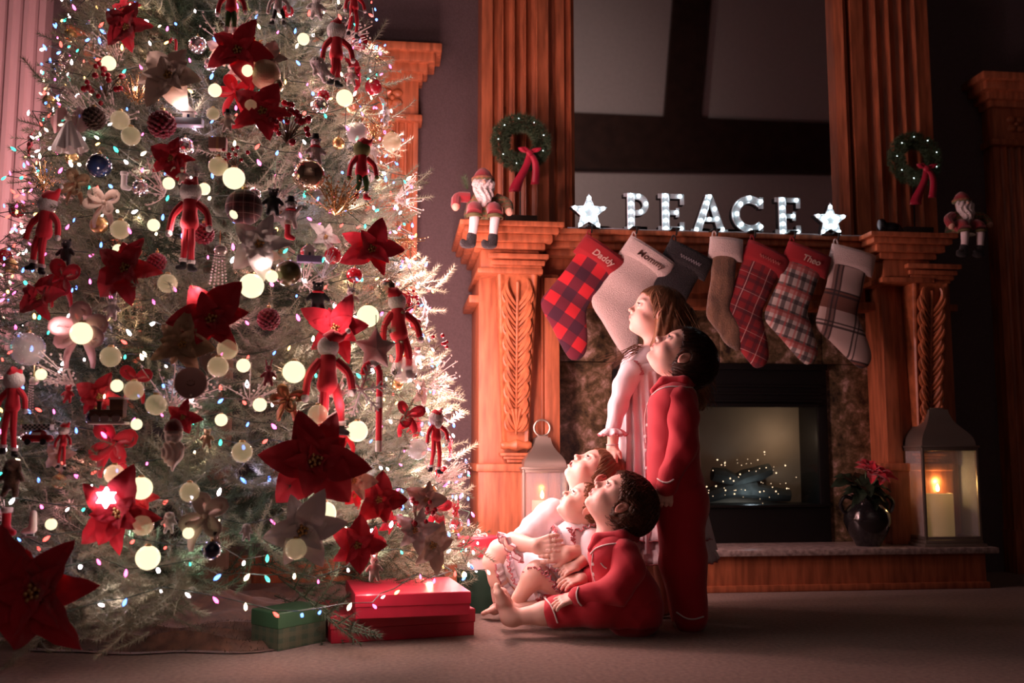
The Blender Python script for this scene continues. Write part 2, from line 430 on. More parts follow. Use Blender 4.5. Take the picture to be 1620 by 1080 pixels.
# legs with corbels
for s, (x0, x1) in enumerate(((xpl0, xpl1), (xpr0, xpr1))):
    fb('upright', (x0, YP, zh), (x1, YW, zs-.2), ch=.006)
    inx = x1 if s == 0 else x0; sg = 1 if s == 0 else -1
    fb('inner_pilaster', (min(inx, inx-sg*.07), YP-.03, zh+.02), (max(inx, inx-sg*.07), YP+.01, zs-.22), ch=.006)
    fb('upright_bead', (inx-sg*.085, YP-.016, zh+.02), (inx-sg*.072, YP+.01, zs-.22), ch=.006)
    xo = x0 if s == 0 else x1
    fb('side_moulding', (min(xo-sg*.045, xo+sg*.05), YP+.01, OY(760, 478, YP).z), (max(xo-sg*.045, xo+sg*.05), YW, OY(760, 466, YP).z), ch=.006)
    fb('base_panel', (x0-.005, YP-.05, zh), (x1-.06, YW, OY(800, 745, YP-.05).z), ch=.006)
    fb('base_moulding', (x0-.015, YP-.06, OY(800, 746, YP-.05).z), (x1-.055, YW, OY(800, 733, YP-.05).z), ch=.01)
    # corbel
    cx = (x0+x1)/2-(.02 if s == 0 else -.02); zt = OY(820, 405, YP-.1).z; zb = OY(820, 700, YP-.06).z
    hw0 = abs(X(853, YP-.1, 430)-X(790, YP-.1, 430))/2; hw1 = hw0*.66
    for i, (dz, e) in enumerate(((.0, .045), (.028, .03), (.05, .018), (.066, .006))):
        fb('corbel_cap', (cx-hw0-e, YP-.12-e, zt-dz-.022), (cx+hw0+e, YP, zt-dz), ch=.006)
    zt2 = zt-.085; Hc = zt2-zb
    def prof(v):                                            # depth of the scroll front, v 0 top .. 1 bottom
        return .125-.065*(1-(1-min(1, v*1.5))**2)+.018*sin(v*pi*1.2) if v < .97 else .06
    def cpt(u, v, off=0):
        hw = hw0+(hw1-hw0)*v
        return V((cx+hw*u, YP-prof(v)-off, zt2-Hc*v))-FO
    cb = B(); nv = 30
    outline = [cpt(-1, j/nv) for j in range(nv+1)]
    def body(u, v):
        if u < .12: q = cpt(-1, v); q.y = YP-FO.y if u == 0 else q.y+.008; return q
        if u > .88: q = cpt(1, v); q.y = YP-FO.y if u == 1 else q.y+.008; return q
        uu = (u-.5)/.38*.93; return cpt(uu, v, 0 if abs(uu) > .8 else -.006)
    cb.grid(body, 24, nv); cbo = cb.build('corbel', woodc, fp, auto=50)
    # acanthus leaves: curling lobes rising from a central rib
    lf = B()
    lf.tube([cpt(0, v/20, .004) for v in range(1, 20)], [.009*(1-.5*v/20) for v in range(1, 20)], 6)
    for k in range(9):
        v0 = .07+k*.095; ln = .17*(1-.25*k/9)
        for sd in (-1, 1):
            for q_, (wd, lift, st_) in enumerate(((.011, .010, 0), (.008, .016, .03), (.007, .008, .055))):
                p = []
                for t in range(8):
                    tt = t/7; uu = sd*(.08+(.62+.12*q_)*sin(tt*pi*.62)-.15*tt**3); vv = v0+st_+ln*(.75-tt)*.9
                    vv = max(.01, min(.93, vv)); p.append(cpt(uu*.92, vv, .003+lift*sin(tt*pi*.9)))
                lf.tube(p, [wd*(.35+.75*sin(pi*min(1, (t/7)*.85+.1))) for t in range(8)], 6)
    for sd in (-1, 0, 1):
        lf.tube([cpt(sd*.28*(1-t/6), .80+.13*t/6, .012) for t in range(7)], [.013*(1-t/8) for t in range(7)], 6)
    lf.build('acanthus_carving', woodc, cbo)
    B().lathe([(0, -hw1*1.15), (.014, -hw1*1.15), (.02, -hw1*.9), (.016, -hw1*.6), (.028, 0), (.016, hw1*.6), (.02, hw1*.9), (.014, hw1*1.15), (0, hw1*1.15)], V((cx, YP-.055, zb-.012))-FO, 14, (1, 0, 0)).build('scroll_roll', woodc, fp)
    for i, (dz, e) in enumerate(((.045, .012), (.06, -.004), (.075, -.02))):
        fb('corbel_foot', (cx-hw1-e, YP-.055-e*.5, zb-dz-.014), (cx+hw1+e, YP, zb-dz), ch=.004)
# tall fluted uprights above the shelf
xa0, xa1, xa2 = X(762, YU, 200), X(868, YU, 200), X(907, YM-.05, 200)
xb0, xb1, xb2 = X(1331, YM-.05, 200), X(1352, YU, 200), X(1476, YU, 200)
def flutes(x0, x1, y, n):
    w_ = (x1-x0); e = w_*.16; st_ = (w_-2*e)/n; pts = [(x0, YW), (x0, y), (x0+e*.5, y)]
    for i in range(n):
        u = x0+e+i*st_; pts += [(u, y), (u+st_*.12, y+.018), (u+st_*.5, y+.026), (u+st_*.80, y+.018), (u+st_*.84, y-.004), (u+st_*.92, y-.006)]
    pts += [(x1-e*.8, y), (x1, y), (x1, YW)]
    return [(a-FO.x, b-FO.y) for a, b in pts]
B().prism(flutes(xa0, xa1, YU, 4), zs, 5.2, 'z').build('fluted_upright', wood, fp, smooth=False)
B().prism(flutes(xb1, xb2, YU, 4), zs, 5.2, 'z').build('fluted_upright', wood, fp, smooth=False)
for (q0, q1) in ((xa1, xa2), (xb0, xb1)):
    wq = q1-q0; sgn = 1 if q0 == xa1 else -1
    e = (lambda t: q0+t*wq) if sgn == 1 else (lambda t: q1-t*wq)
    pr = [(e(0), YW), (e(0), YU+.05), (e(.3), YU+.05), (e(.35), YU+.02), (e(.62), YU+.02), (e(.66), YU+.04), (e(.82), YU+.04), (e(.86), YU+.0), (e(1), YU+.02), (e(1), YW)]
    B().prism([(a-FO.x, b-FO.y) for a, b in pr], zs, 5.2, 'z').build('mirror_moulding', wood, fp, smooth=False)
fb('mirror_sill', (xa2-.02, YM-.07, zs), (xb0+.02, YW, zs+.05), ch=.006)
# mirror
mm = mat('mirror_glass', (.78, .74, .74), .015, metal=1)
mr = B().box((xa2-.01, YM, zs+.04), (xb0+.01, YM+.02, 5.0)).build('wall_mirror', mm, None, smooth=False)
tag(mr, 'tall wall mirror between the fluted uprights showing dark roof beams', 'mirror')
# stone
gr = mat('mottled_granite', (.10, .075, .045), .35, var=.75, vscale=13, c2=(.55, .42, .34), bump=.1)
nt = gr.node_tree; n1 = [n for n in nt.nodes if n.type == 'TEX_NOISE'][0]; n1.inputs['Detail'].default_value = 12; n1.inputs['Roughness'].default_value = .75; n1.inputs['Distortion'].default_value = .25
rp = [n for n in nt.nodes if n.type == 'VALTORGB'][0]; e = rp.color_ramp.elements; e[0].position = .38; e[0].color = (.02, .015, .012, 1); e[1].position = .64; e[1].color = (.62, .46, .40, 1)
q = e.new(.5); q.color = (.14, .10, .05, 1)
q = e.new(.57); q.color = (.30, .20, .14, 1)
xo0, xo1 = X(970, YS, 700), X(1309, YS, 700); zo = OY(1140, 575, YS).z
st_ = thing('stone_facing', 'mottled brown granite slabs framing the firebox', 'stone facing', ((xo0+xo1)/2, YS, 0))
def sb(nm, a, b, m=gr): return B().box(V(a)-st_.location, V(b)-st_.location, .003).build(nm, m, st_)
sb('slab', (xpl1-.03, YS, zh), (xo0-.002, YW-.002, zo)); sb('slab', (xo1+.002, YS, zh), (xpr0+.03, YW-.002, zo))
xs_ = [xpl1-.03, xo0+.02, (xo0+xo1)/2, xo1-.01, xpr0+.03]
for i in range(4): sb('slab', (xs_[i]+.0015, YS, zo+.003), (xs_[i+1]-.0015, YW-.002, zs-.3))
# firebox insert
fi = thing('firebox', 'black metal firebox insert behind glass, dotted with tiny warm lights on logs', 'firebox', ((xo0+xo1)/2, YS, zh))
def ib(nm, a, b, m=black, ch=.003): return B().box(V(a)-fi.location, V(b)-fi.location, ch).build(nm, m, fi)
zg0, zg1 = OY(1200, 798, YS).z, OY(1200, 640, YS).z; xg1 = X(1294, YS, 700)
ib('lower_panel', (xo0, YS-.012, zh), (xo1, YS+.25, zg0)); ib('upper_panel', (xo0, YS-.012, zg1), (xo1, YS+.25, zo-.03))
ib('side_rail', (xo0, YS-.012, zg0), (xo0+.05, YS+.25, zg1)); ib('side_rail', (xg1, YS-.012, zg0), (xo1, YS+.25, zg1))
ib('top_rail', (xo0, YS-.03, zo-.03), (xo1, YS+.02, zo))
for k in range(3): ib('louvre', (xo0+.03, YS-.03, zg1+.012+k*.036), (xo1-.03, YS-.005, zg1+.022+k*.036))
ib('hood_lip', (xo0+.04, YS-.035, zg1-.012), (xo1-.05, YS+.02, zg1+.004)); 
ib('lower_lip', (xo0+.03, YS-.03, zg0-.012), (xo1-.03, YS+.02, zg0))
liner = mat('fire_liner', (.34, .27, .20), .8, var=.12, vscale=5)
ib('back_liner', (xo0, YS+.22, zg0), (xo1, YS+.24, zg1), liner, 0)
lg = B()
for (lx, lz, rx, ln) in ((-.1, .06, .2, .26), (.05, .05, -.1, .3), (.0, .13, .35, .22), (-.12, .12, -.3, .16)):
    c = V((X(1190, YS+.1)+lx, YS+.17, zg0+lz)); dx = V((cos(rx), 0, sin(rx)))*ln/2
    lg.tube([c-dx, c-dx*.3+V((0, 0, .008)), c+dx*.4, c+dx], [.034, .04, .038, .03], 10)
lg.v = [tuple(V(v)-fi.location) for v in lg.v]; lg.build('log_stack', mat('ashen_log', (.05, .055, .05), .9, var=.4, vscale=30), fi)
ember = glow('ember_light', (1, .70, .42), 2.2)
lgm = B().ball((0, 0, 0), 1, 8, 6).me('ember_light')
for i in range(62):
    a, rr = rng.uniform(0, 2*pi), sqrt(rng.random())*1.05; px = 1186+72*rr*cos(a); py = 758+44*rr*sin(a)
    if not (1118 < px < 1262 and 704 < py < 806): continue
    p = OY(px, min(py, 796), YS+.03+rng.random()*.12); s = rng.choice((.0014, .002, .0026, .0036))
    link('ember_light', lgm, ember, fi, loc=p-fi.location, scale=s)
for (px, py, e_, c_) in ((1190, 780, .35, (.72, .88, 1)), (1240, 690, .5, (1, .72, .5))):
    l_ = bpy.data.lights.new('fire_light', 'POINT'); l_.energy = e_; l_.color = c_; l_.shadow_soft_size = .03
    o = bpy.data.objects.new('fire_light', l_); col.objects.link(o); o.location = OY(px, py, YS+.07)
gm = bpy.data.materials.new('fire_glass'); gm.use_nodes = True; nt = gm.node_tree; nt.nodes.remove(nt.nodes['Principled BSDF'])
t1 = nt.nodes.new('ShaderNodeBsdfTransparent'); g1 = nt.nodes.new('ShaderNodeBsdfGlossy'); g1.inputs['Roughness'].default_value = .04
fr = nt.nodes.new('ShaderNodeFresnel'); fr.inputs[0].default_value = 1.45; mx = nt.nodes.new('ShaderNodeMixShader')
nt.links.new(fr.outputs[0], mx.inputs[0]); nt.links.new(t1.outputs[0], mx.inputs[1]); nt.links.new(g1.outputs[0], mx.inputs[2]); nt.links.new(mx.outputs[0], nt.nodes['Material Output'].inputs[0])
ib('glass', (xo0+.03, YS, zg0), (xg1+.01, YS+.004, zg1), gm, 0)
# hearth
xh0, xh1 = X(700, YH), X(1583, YH, 900)
he = thing('raised_hearth', 'low wood-fronted hearth with a speckled granite top slab', 'hearth', ((xh0+xh1)/2, YH, 0))
def hb(nm, a, b, m): return B().box(V(a)-he.location, V(b)-he.location, .006).build(nm, m, he)
hb('granite_top', (xh0, YH, zh-.028), (xh1, YW, zh), mat('pale_granite', (.42, .33, .30), .3, var=.5, vscale=45, c2=(.6, .5, .46)))
hb('wood_front', (xh0+.02, YH+.03, 0), (xh1-.05, YW, zh-.028), wood)
hb('skirt_moulding', (xh0+.01, YH+.018, 0), (xh1-.04, YH+.05, .03), wood)
# ============================================================ things on and under the mantel
YSt = 4.415
silver = mat('letter_steel', (.75, .78, .82), .3, metal=.6)
ledm = glow('cool_led', (.80, .94, 1), 6)
acry = mat('frosted_letter_face', (.40, .44, .46), .35)
bulbm = B().ball((0, 0, 0), 1, 10, 8).me('bulb')
def arc(c, r0, r1, a0, a1, n=12):
    P = [(c[0]+r1*cos(a0+(a1-a0)*i/n), c[1]+r1*sin(a0+(a1-a0)*i/n)) for i in range(n+1)]
    return P + [(c[0]+r0*cos(a1+(a0-a1)*i/n), c[1]+r0*sin(a1+(a0-a1)*i/n)) for i in range(n+1)]
def rect(x0, z0, x1, z1): return [(x0, z0), (x1, z0), (x1, z1), (x0, z1)]
# letters in a 1-high box; pieces (outlines) and bulb places
LET = {
 'P': ([rect(.12, 0, .30, 1), rect(.02, 0, .42, .09), rect(.02, .91, .45, 1), arc((.40, .70), .14, .30, -pi/2, pi/2), rect(.28, .84, .42, 1), rect(.28, .40, .42, .55)],
       [(.21, .07), (.21, .28), (.21, .5), (.21, .72), (.21, .94), (.42, .93), (.62, .72), (.48, .50)]),
 'E': ([rect(.12, 0, .30, 1), rect(.02, 0, .72, .13), rect(.02, .88, .72, 1), rect(.28, .44, .58, .56), rect(.60, .0, .72, .25), rect(.62, .72, .72, 1), rect(.5, .38, .58, .62)],
       [(.21, .07), (.21, .28), (.21, .5), (.21, .72), (.21, .94), (.60, .93), (.50, .5), (.62, .07)]),
 'A': ([[(.0, 0), (.20, 0), (.52, 1), (.36, 1)], [(.68, 0), (.88, 0), (.54, 1), (.38, 1)], rect(.24, .28, .66, .40), rect(-.06, 0, .24, .08), rect(.62, 0, .94, .08)],
       [(.08, .06), (.20, .30), (.30, .55), (.38, .78), (.45, .95), (.58, .62), (.64, .36), (.78, .08), (.43, .34)]),
 'C': ([arc((.45, .5), .30, .48, .75, 2*pi-.75, 22), rect(.70, .66, .82, .96), rect(.72, .06, .80, .2)],
       [(.44, .93), (.2, .76), (.09, .5), (.2, .22), (.45, .06), (.72, .18), (.74, .84)])}
LET['F'] = LET['E']
for i, (ch, pxc, pyb, hpx, nm) in enumerate((('P', 1010, 356, 58, 'first letter, P'), ('E', 1065, 358, 59, 'second letter, E, between P and A'), ('A', 1121, 360, 59, 'middle letter, A'), ('C', 1185, 360, 60, 'fourth letter, C'), ('E', 1250, 361, 58, 'last letter, E, beside the right lit star'))):
    p = OY(pxc, pyb, YSt+.02); s = (OY(pxc, pyb-hpx, YSt+.02).z-p.z)
    t = thing('marquee_letter', 'white bulb-lit metal %s on the mantel' % nm, 'light-up letter', (p.x-.40*s, YSt+.02, zs+.004), 0, 'light-up letters on the mantel')
    pcs, bl = LET[ch]; bk, fc = B(), B()
    for q, pc in enumerate(pcs):
        pc = [(a*s, b*s) for a, b in pc]; bk.prism(pc, .014+q*.0003, .05, 'y'); fc.prism(pc, .008-q*.0004, .0145, 'y')
    bk.build('back_shell', blackp, t, smooth=False); fc.build('face', acry, t, smooth=False)
    rim = B()
    for pc in pcs[:1]: rim.tube([(a*s, .006, b*s) for a, b in pc], .0035, 6, closed=True)
    rim.build('rim', silver, t)
    for a, b in bl: link('bulb', bulbm, ledm, t, loc=(a*s, .0, b*s), scale=s*.052)
    l_ = bpy.data.lights.new('letter_light', 'POINT'); l_.energy = .05*LETTER_W; l_.color = (.75, .92, 1); l_.shadow_soft_size = .05
    o = bpy.data.objects.new('letter_light', l_); col.objects.link(o); o.location = (p.x, YSt-.075, zs+s*.5)
    B().box((.05*s, .01, -.004), (.8*s, .07, .002)).build('foot', black, t, smooth=False)
for (pxc, pyc, rp, lb) in ((932, 328, 30, 'white bulb-lit star at the left of the lit letters'), (1314, 341, 27, 'white bulb-lit star at the right of the lit letters')):
    p = OY(pxc, pyc, YSt); r = OY(pxc+rp, pyc, YSt).x-p.x
    t = thing('marquee_star', lb, 'light-up star', (p.x, YSt, zs+r*.83), 0, 'light-up stars on the mantel')
    B().prism(star_pts(5, r, r*.45), .012, .045, 'y').build('back_shell', blackp, t, smooth=False)
    B().prism(star_pts(5, r, r*.45), .006, .0125, 'y').build('face', acry, t, smooth=False)
    B().tube([(a, .004, b) for a, b in star_pts(5, r, r*.45)], .003, 6, closed=True).build('rim', silver, t)
    for k in range(5):
        a = pi/2+k*2*pi/5
        for rr, sz in ((.78, .11), (.42, .12)): link('bulb', bulbm, ledm, t, loc=(r*rr*cos(a), .0, r*rr*sin(a)), scale=r*sz)
        link('bulb', bulbm, ledm, t, loc=(r*.3*cos(a+pi/5), 0, r*.3*sin(a+pi/5)), scale=r*.11)
    B().box((-r*.5, .0, -r*.85), (r*.5, .07, -r*.80)).build('foot', black, t, smooth=False)
    l_ = bpy.data.lights.new('star_glow', 'POINT'); l_.energy = .04*LETTER_W; l_.color = (.75, .92, 1); l_.shadow_soft_size = .03
    o = bpy.data.objects.new('star_glow', l_); col.objects.link(o); o.location = (p.x, YSt-.07, zs+r*.8)
# light cord lying on the shelf edge
c_ = B().tube([(X(900+k*34, YC)+.0, YC+.015+.008*sin(k*2.1), zs+.005) for k in range(15)], .003, 6).build('lead_wire', mat('clear_cord', (.5, .5, .55), .2))
tag(c_, 'thin pale light cord lying along the front edge of the shelf', 'cord')
# ------------------------------------------------------------ stockings
red_f = mat('crimson_cuff', (.30, .008, .014), .85, sheen=.25, bump=.6, bscale=500, bd=.002)
cream_f = mat('cream_fleece', (.66, .54, .50), .95, sheen=.4, bump=1, bscale=260, bd=.006)
blk_f = mat('black_fur', (.012, .010, .012), .95, sheen=.2, bump=1, bscale=200, bd=.01)
brn_f = mat('brown_fur', (.22, .12, .07), .95, var=.5, vscale=14, stretch=(2, 2, .6), sheen=.4, bump=1, bscale=180, bd=.012)
buffalo = plaid('buffalo_check', (.52, .01, .02), [('x', .11, .5, .5, (.03, .005, .02), .82), ('z', .11, .5, .5, (.03, .005, .02), .82)])
redpl = plaid('red_tartan', (.28, .015, .02), [('x', .05, .5, .35, (.07, .01, .02), .6), ('z', .05, .5, .35, (.07, .01, .02), .6), ('x', .085, .3, .035, (.75, .5, .45), .8), ('z', .085, .3, .03, (.75, .5, .45), .45)])
whpl = plaid('white_tartan', (.55, .46, .42), [('x', .058, .5, .35, (.02, .015, .02), .75), ('z', .058, .5, .35, (.02, .015, .02), .75), ('x', .058, .1, .16, (.45, .05, .05), .6), ('z', .116, .1, .3, (.40, .06, .05), .6)])
brpl = plaid('brown_tartan', (.50, .38, .34), [('z', .30, .13, .33, (.16, .06, .04), 1), ('x', .26, .03, .28, (.12, .05, .04), .8), ('z', .15, .46, .07, (.03, .02, .02), .9), ('z', .15, .58, .05, (.03, .02, .02), .9), ('x', .13, .14, .07, (.03, .02, .02), .9), ('x', .13, .3, .05, (.03, .02, .02), .9)])
def stocking(i, px, pyt, L, ang, body, cuff, lab, txt=None, tcol=None, wd=.17, toe=1, cuffh=.10, foot=1.0, sc_=1, hookpx=None):
    y = YC-.035-(i % 2)*.006; top = OY(px, pyt, y); rz = 0
    t = thing('christmas_stocking', lab, 'stocking', top, rot=(0, R(ang), 0), group='stockings hanging from the mantel')
    w_ = wd
    # outline (x,z) from top corner; loop at the upper left corner, toe to the right (toe=1) or left
    def outl(s, foot=foot):
        pts = [(-.02, -.01), (-.02, -.35*L), (-.03, -.58*L), (-.035, -.72*L), (-.01, -.80*L), (.06*foot+.0, -.87*L), (.15*foot, -.97*L), (.05+.165*foot, -1.03*L), (.05+.205*foot, -1.0*L), (.05+.215*foot, -.90*L), (.05+.185*foot, -.78*L), (w_*foot+.02+.03*(1-foot), -.66*L), (w_-.015, -.5*L), (w_, -.01)]
        q = spline([(a, 0, b) for a, b in pts], 4); return [(v.x*s, v.z) for v in q]
    def puff(pts, th, name, m, z_off=0, y_off=0):
        n = len(pts); cxm = sum(p[0] for p in pts)/n; b = B(); rows = 7; v = []
        # sweep between left and right edges by height slices
        zs_ = sorted(set(round(p[1], 4) for p in pts)); z0, z1 = min(zs_), max(zs_); NS = 30; NU = 14
        def span(z):
            xs = []
            for k in range(n):
                a, c = pts[k], pts[(k+1) % n]
                if (a[1]-z)*(c[1]-z) <= 0 and a[1] != c[1]: xs.append(a[0]+(z-a[1])/(c[1]-a[1])*(c[0]-a[0]))
            return (min(xs), max(xs)) if xs else None
        ring = []
        for j in range(NS+1):
            z = z0+(z1-z0)*(.002+.996*j/NS); s = span(z) or ring[-1][:2]; ring.append((s[0], s[1], z))
        def fn(u, v):
            j = min(NS, int(round(v*NS))); x0, x1, z = ring[j]; a = 2*pi*u; e = min(1, sqrt(max(0.05, (z-z0)/(.03)))) ; e2 = 1 if z1-z > .01 else .8
            fold = .004*sin(z*38+x0*20)
            return ((x0+x1)/2+(x1-x0)/2*-cos(a), -th*sin(a)*e*e2*.9+y_off+fold, z+z_off)
        b.grid(fn, 22, NS, closed=True)
        b.f.append(tuple(range(22))); b.f.append(tuple(NS*22+k for k in range(22))[::-1])
        return b.build(name, m, t, auto=60)
    puff([(a*toe+(0 if toe > 0 else w_), b) for a, b in outl(1)], .022, 'sock', body)
    cw = [(-.034, .005), (w_+.02, .005), (w_+.024, -cuffh), (-.038, -cuffh)]
    cfo = puff(cw, .031, 'cuff', cuff)
    a0 = V((-.012, 0, 0)); up = Matrix.Rotation(-R(ang), 3, 'Y') @ V((0, 0, 1))
    tp = a0+up*.045
    B().tube(bez([a0+V((-.008, 0, -.01)), tp+V((-.014, 0, 0)), tp+V((.012, 0, .004)), a0+V((.014, 0, -.01))], 10), .0035, 6).build('hanging_loop', cuff, t)
    if txt == '~':                                           # stitching too blurred to read
        B().tube([(w_*.2+w_*.62*k/40, -.0325, -cuffh*.5+.008*sin(k*1.3)) for k in range(41)], .0013, 5).build('stitching', tcol, cfo)
    elif txt:
        o = link('embroidery', textmesh(txt, .042*sc_, .0012, .25, bold=.0006), tcol, cfo, loc=(w_*.52, -.0315, -cuffh*.5), rot=(pi/2, 0, 0))
    # hook on the shelf
    h = thing('stocking_hook', lab.replace(lab, 'black metal hook holding the ' + HK[i]), 'hook', W(V((0, 0, 0)))+V((OY(px, pyt, y).x, y, zs)), 0, 'stocking hooks on the shelf edge')
    B().box((-.02, -.005, 0), (.02, .09, .008), .002).build('base', black, h)
    B().tube(bez([(0, 0, .006), (0, -.02, .0), (0, -.01, -.03), (0, .005, -.035), (0, 0, -.02)], 10), .004, 6).build('hook_arm', black, h)
    tag(h, group='stocking hooks on the shelf edge')
HK = ['red checked stocking', 'plain white stocking', 'black fur stocking', 'brown fur stocking', 'red tartan stocking', 'white tartan stocking', 'brown tartan stocking']
th_l = mat('pale_thread', (.62, .42, .36), .7); th_d = mat('umber_thread', (.09, .04, .03), .7); th_g = mat('grey_thread', (.30, .28, .30), .7); th_r = mat('rose_thread', (.45, .14, .12), .7)
stocking(0, 936, 378, .50, 34, buffalo, red_f, 'buffalo check red and black stocking with dark red cuff reading Daddy', 'Daddy', th_l)
stocking(1, 1007, 380, .47, 32, cream_f, cream_f, 'plain cream white fleece stocking behind the standing girl', 'Mommy', th_d, wd=.19)
stocking(2, 1070, 385, .44, 26, blk_f, blk_f, 'black fur stocking with grey stitching above the girl', '~', th_g, wd=.17)
stocking(3, 1134, 377, .50, 4, brn_f, cream_f, 'brown fur stocking with a white fleece cuff', wd=.105, cuffh=.10, foot=.42)
stocking(4, 1194, 385, .52, 24, redpl, red_f, 'dark red tartan stocking with pale lines and a red cuff', '~', th_r)
stocking(5, 1257, 387, .50, 20, whpl, red_f, 'white and black tartan stocking with red cuff reading Theo', 'Theo', th_l)
stocking(6, 1326, 390, .52, 14, brpl, cream_f, 'brown and white wide-check stocking with a cream cuff, last on the right', wd=.17)
# ------------------------------------------------------------ wreaths with bows, on the shelf ends
grn = mat('wreath_green', (.07, .12, .06), .7, rnd=.2)
bowr = mat('satin_red', (.50, .012, .05), .35, sheen=.3); 
def needles(bd, p, ax, L, n, ln, wd=.0012, spread=.9, rg=rng):
    X_, Y_, Z_ = frame_of(ax)
    for k in range(n):
        t = (k+.5)/n; a = k*2.4; d = (X_*cos(a)+Y_*sin(a))*spread+Z_*(.55+.3*rg.random()); d.normalize()
        b = p+Z_*(L*t); e = b+d*ln*(.75+.5*rg.random()); s = d.cross(X_ if abs(d.dot(X_)) < .8 else Y_).normalized()*wd
        i = len(bd.v); bd.v += [tuple(b-s), tuple(b+s), tuple(e)]; bd.f.append((i, i+1, i+2))
for (pxc, pyc, rp, lb, lit) in ((824, 226, 33, 'green wreath with red satin bow on the left end of the mantel', 1), (1447, 252, 29, 'dim green wreath with red bow on the dark right end of the mantel', 1)):
    yy = YU-.10; p = OY(pxc, pyc, yy); r = OY(pxc+rp, pyc, yy).x-p.x
    t = thing('christmas_wreath', lb, 'wreath', p, 0, 'wreaths on the mantel ends')
    nb = B()
    for k in range(2200):
        a = rng.uniform(0, 2*pi); b = rng.uniform(0, 2*pi); rr = r*.36*sqrt(rng.random())
        q = V(((r+rr*cos(b))*cos(a), rr*sin(b)*.7, (r+rr*cos(b))*sin(a))); d = V((cos(b)*cos(a), sin(b)*.8, cos(b)*sin(a)))+V((-sin(a), 0, cos(a)))*.8
        needles(nb, q, d, r*.12, 5, r*.2, .0013)
    tag(nb.build('needles', grn, t, smooth=False), kind='stuff')
    B().tube([(r*cos(2*pi*k/24), 0, r*sin(2*pi*k/24)) for k in range(24)], r*.07, 6, closed=True).build('ring', mat('twig_brown', (.06, .035, .02), .9), t)
    wl_ = glow('warm_led', (1, .82, .5), .5)
    for k in range(9):
        a = 2*pi*k/9+.3; link('light', bulbm, wl_, t, loc=(r*1.1*cos(a)+.0, -r*.28, r*1.1*sin(a)), scale=.0022)
    bw = B(); z0 = -r*.62
    def rib(P, w0, w1, n=10, nm='ribbon'):
        pts = bez(P, n); i0 = len(bw.v)
        for j, q in enumerate(pts):
            ww = w0+(w1-w0)*j/n; bw.v += [(q.x-ww, q.y, q.z), (q.x+ww, q.y-.004, q.z+.003)]
        for j in range(n): bw.f.append((i0+2*j, i0+2*j+1, i0+2*j+3, i0+2*j+2))
    x0 = r*.35; y0 = -r*.4
    rib([(x0, y0, z0), (x0-.01, y0-.02, z0-r*.9), (x0-.02-r*.45, y0, z0-r*1.3), (x0-r*.7, y0-.01, z0-r*1.9)], .014, .03)
    rib([(x0, y0, z0), (x0+.03, y0-.03, z0-r*.3), (x0+r*.35, y0-.01, z0-r*.9), (x0+r*.25, y0, z0-r*1.5)], .012, .02)
    for sx in (-1, 1):
        rib([(x0, y0, z0), (x0+sx*r*.6, y0-.03, z0+r*.55), (x0+sx*r*.5, y0, z0-r*.05), (x0, y0-.01, z0)], .012, .016)
    bw.ball((x0, y0-.008, z0), (.017, .012, .017), 10, 8)
    o = bw.build('bow', bowr, t); 
    sd = o.modifiers.new('thick', 'SOLIDIFY'); sd.thickness = .002
    B().tube([(0, .02, -r*1.0), (0, .03, (zs-p.z)*.6-r*.4), (0, .03, zs-p.z+.01)], .004, 6).build('stand_rod', black, t)
    bx_ = B(); zz = zs-p.z; bx_.box((-r*.75, -.02, zz), (r*.75, .08, zz+.095), .004); bx_.build('stand_base', mat('dark_walnut', (.03, .018, .012), .6), t)
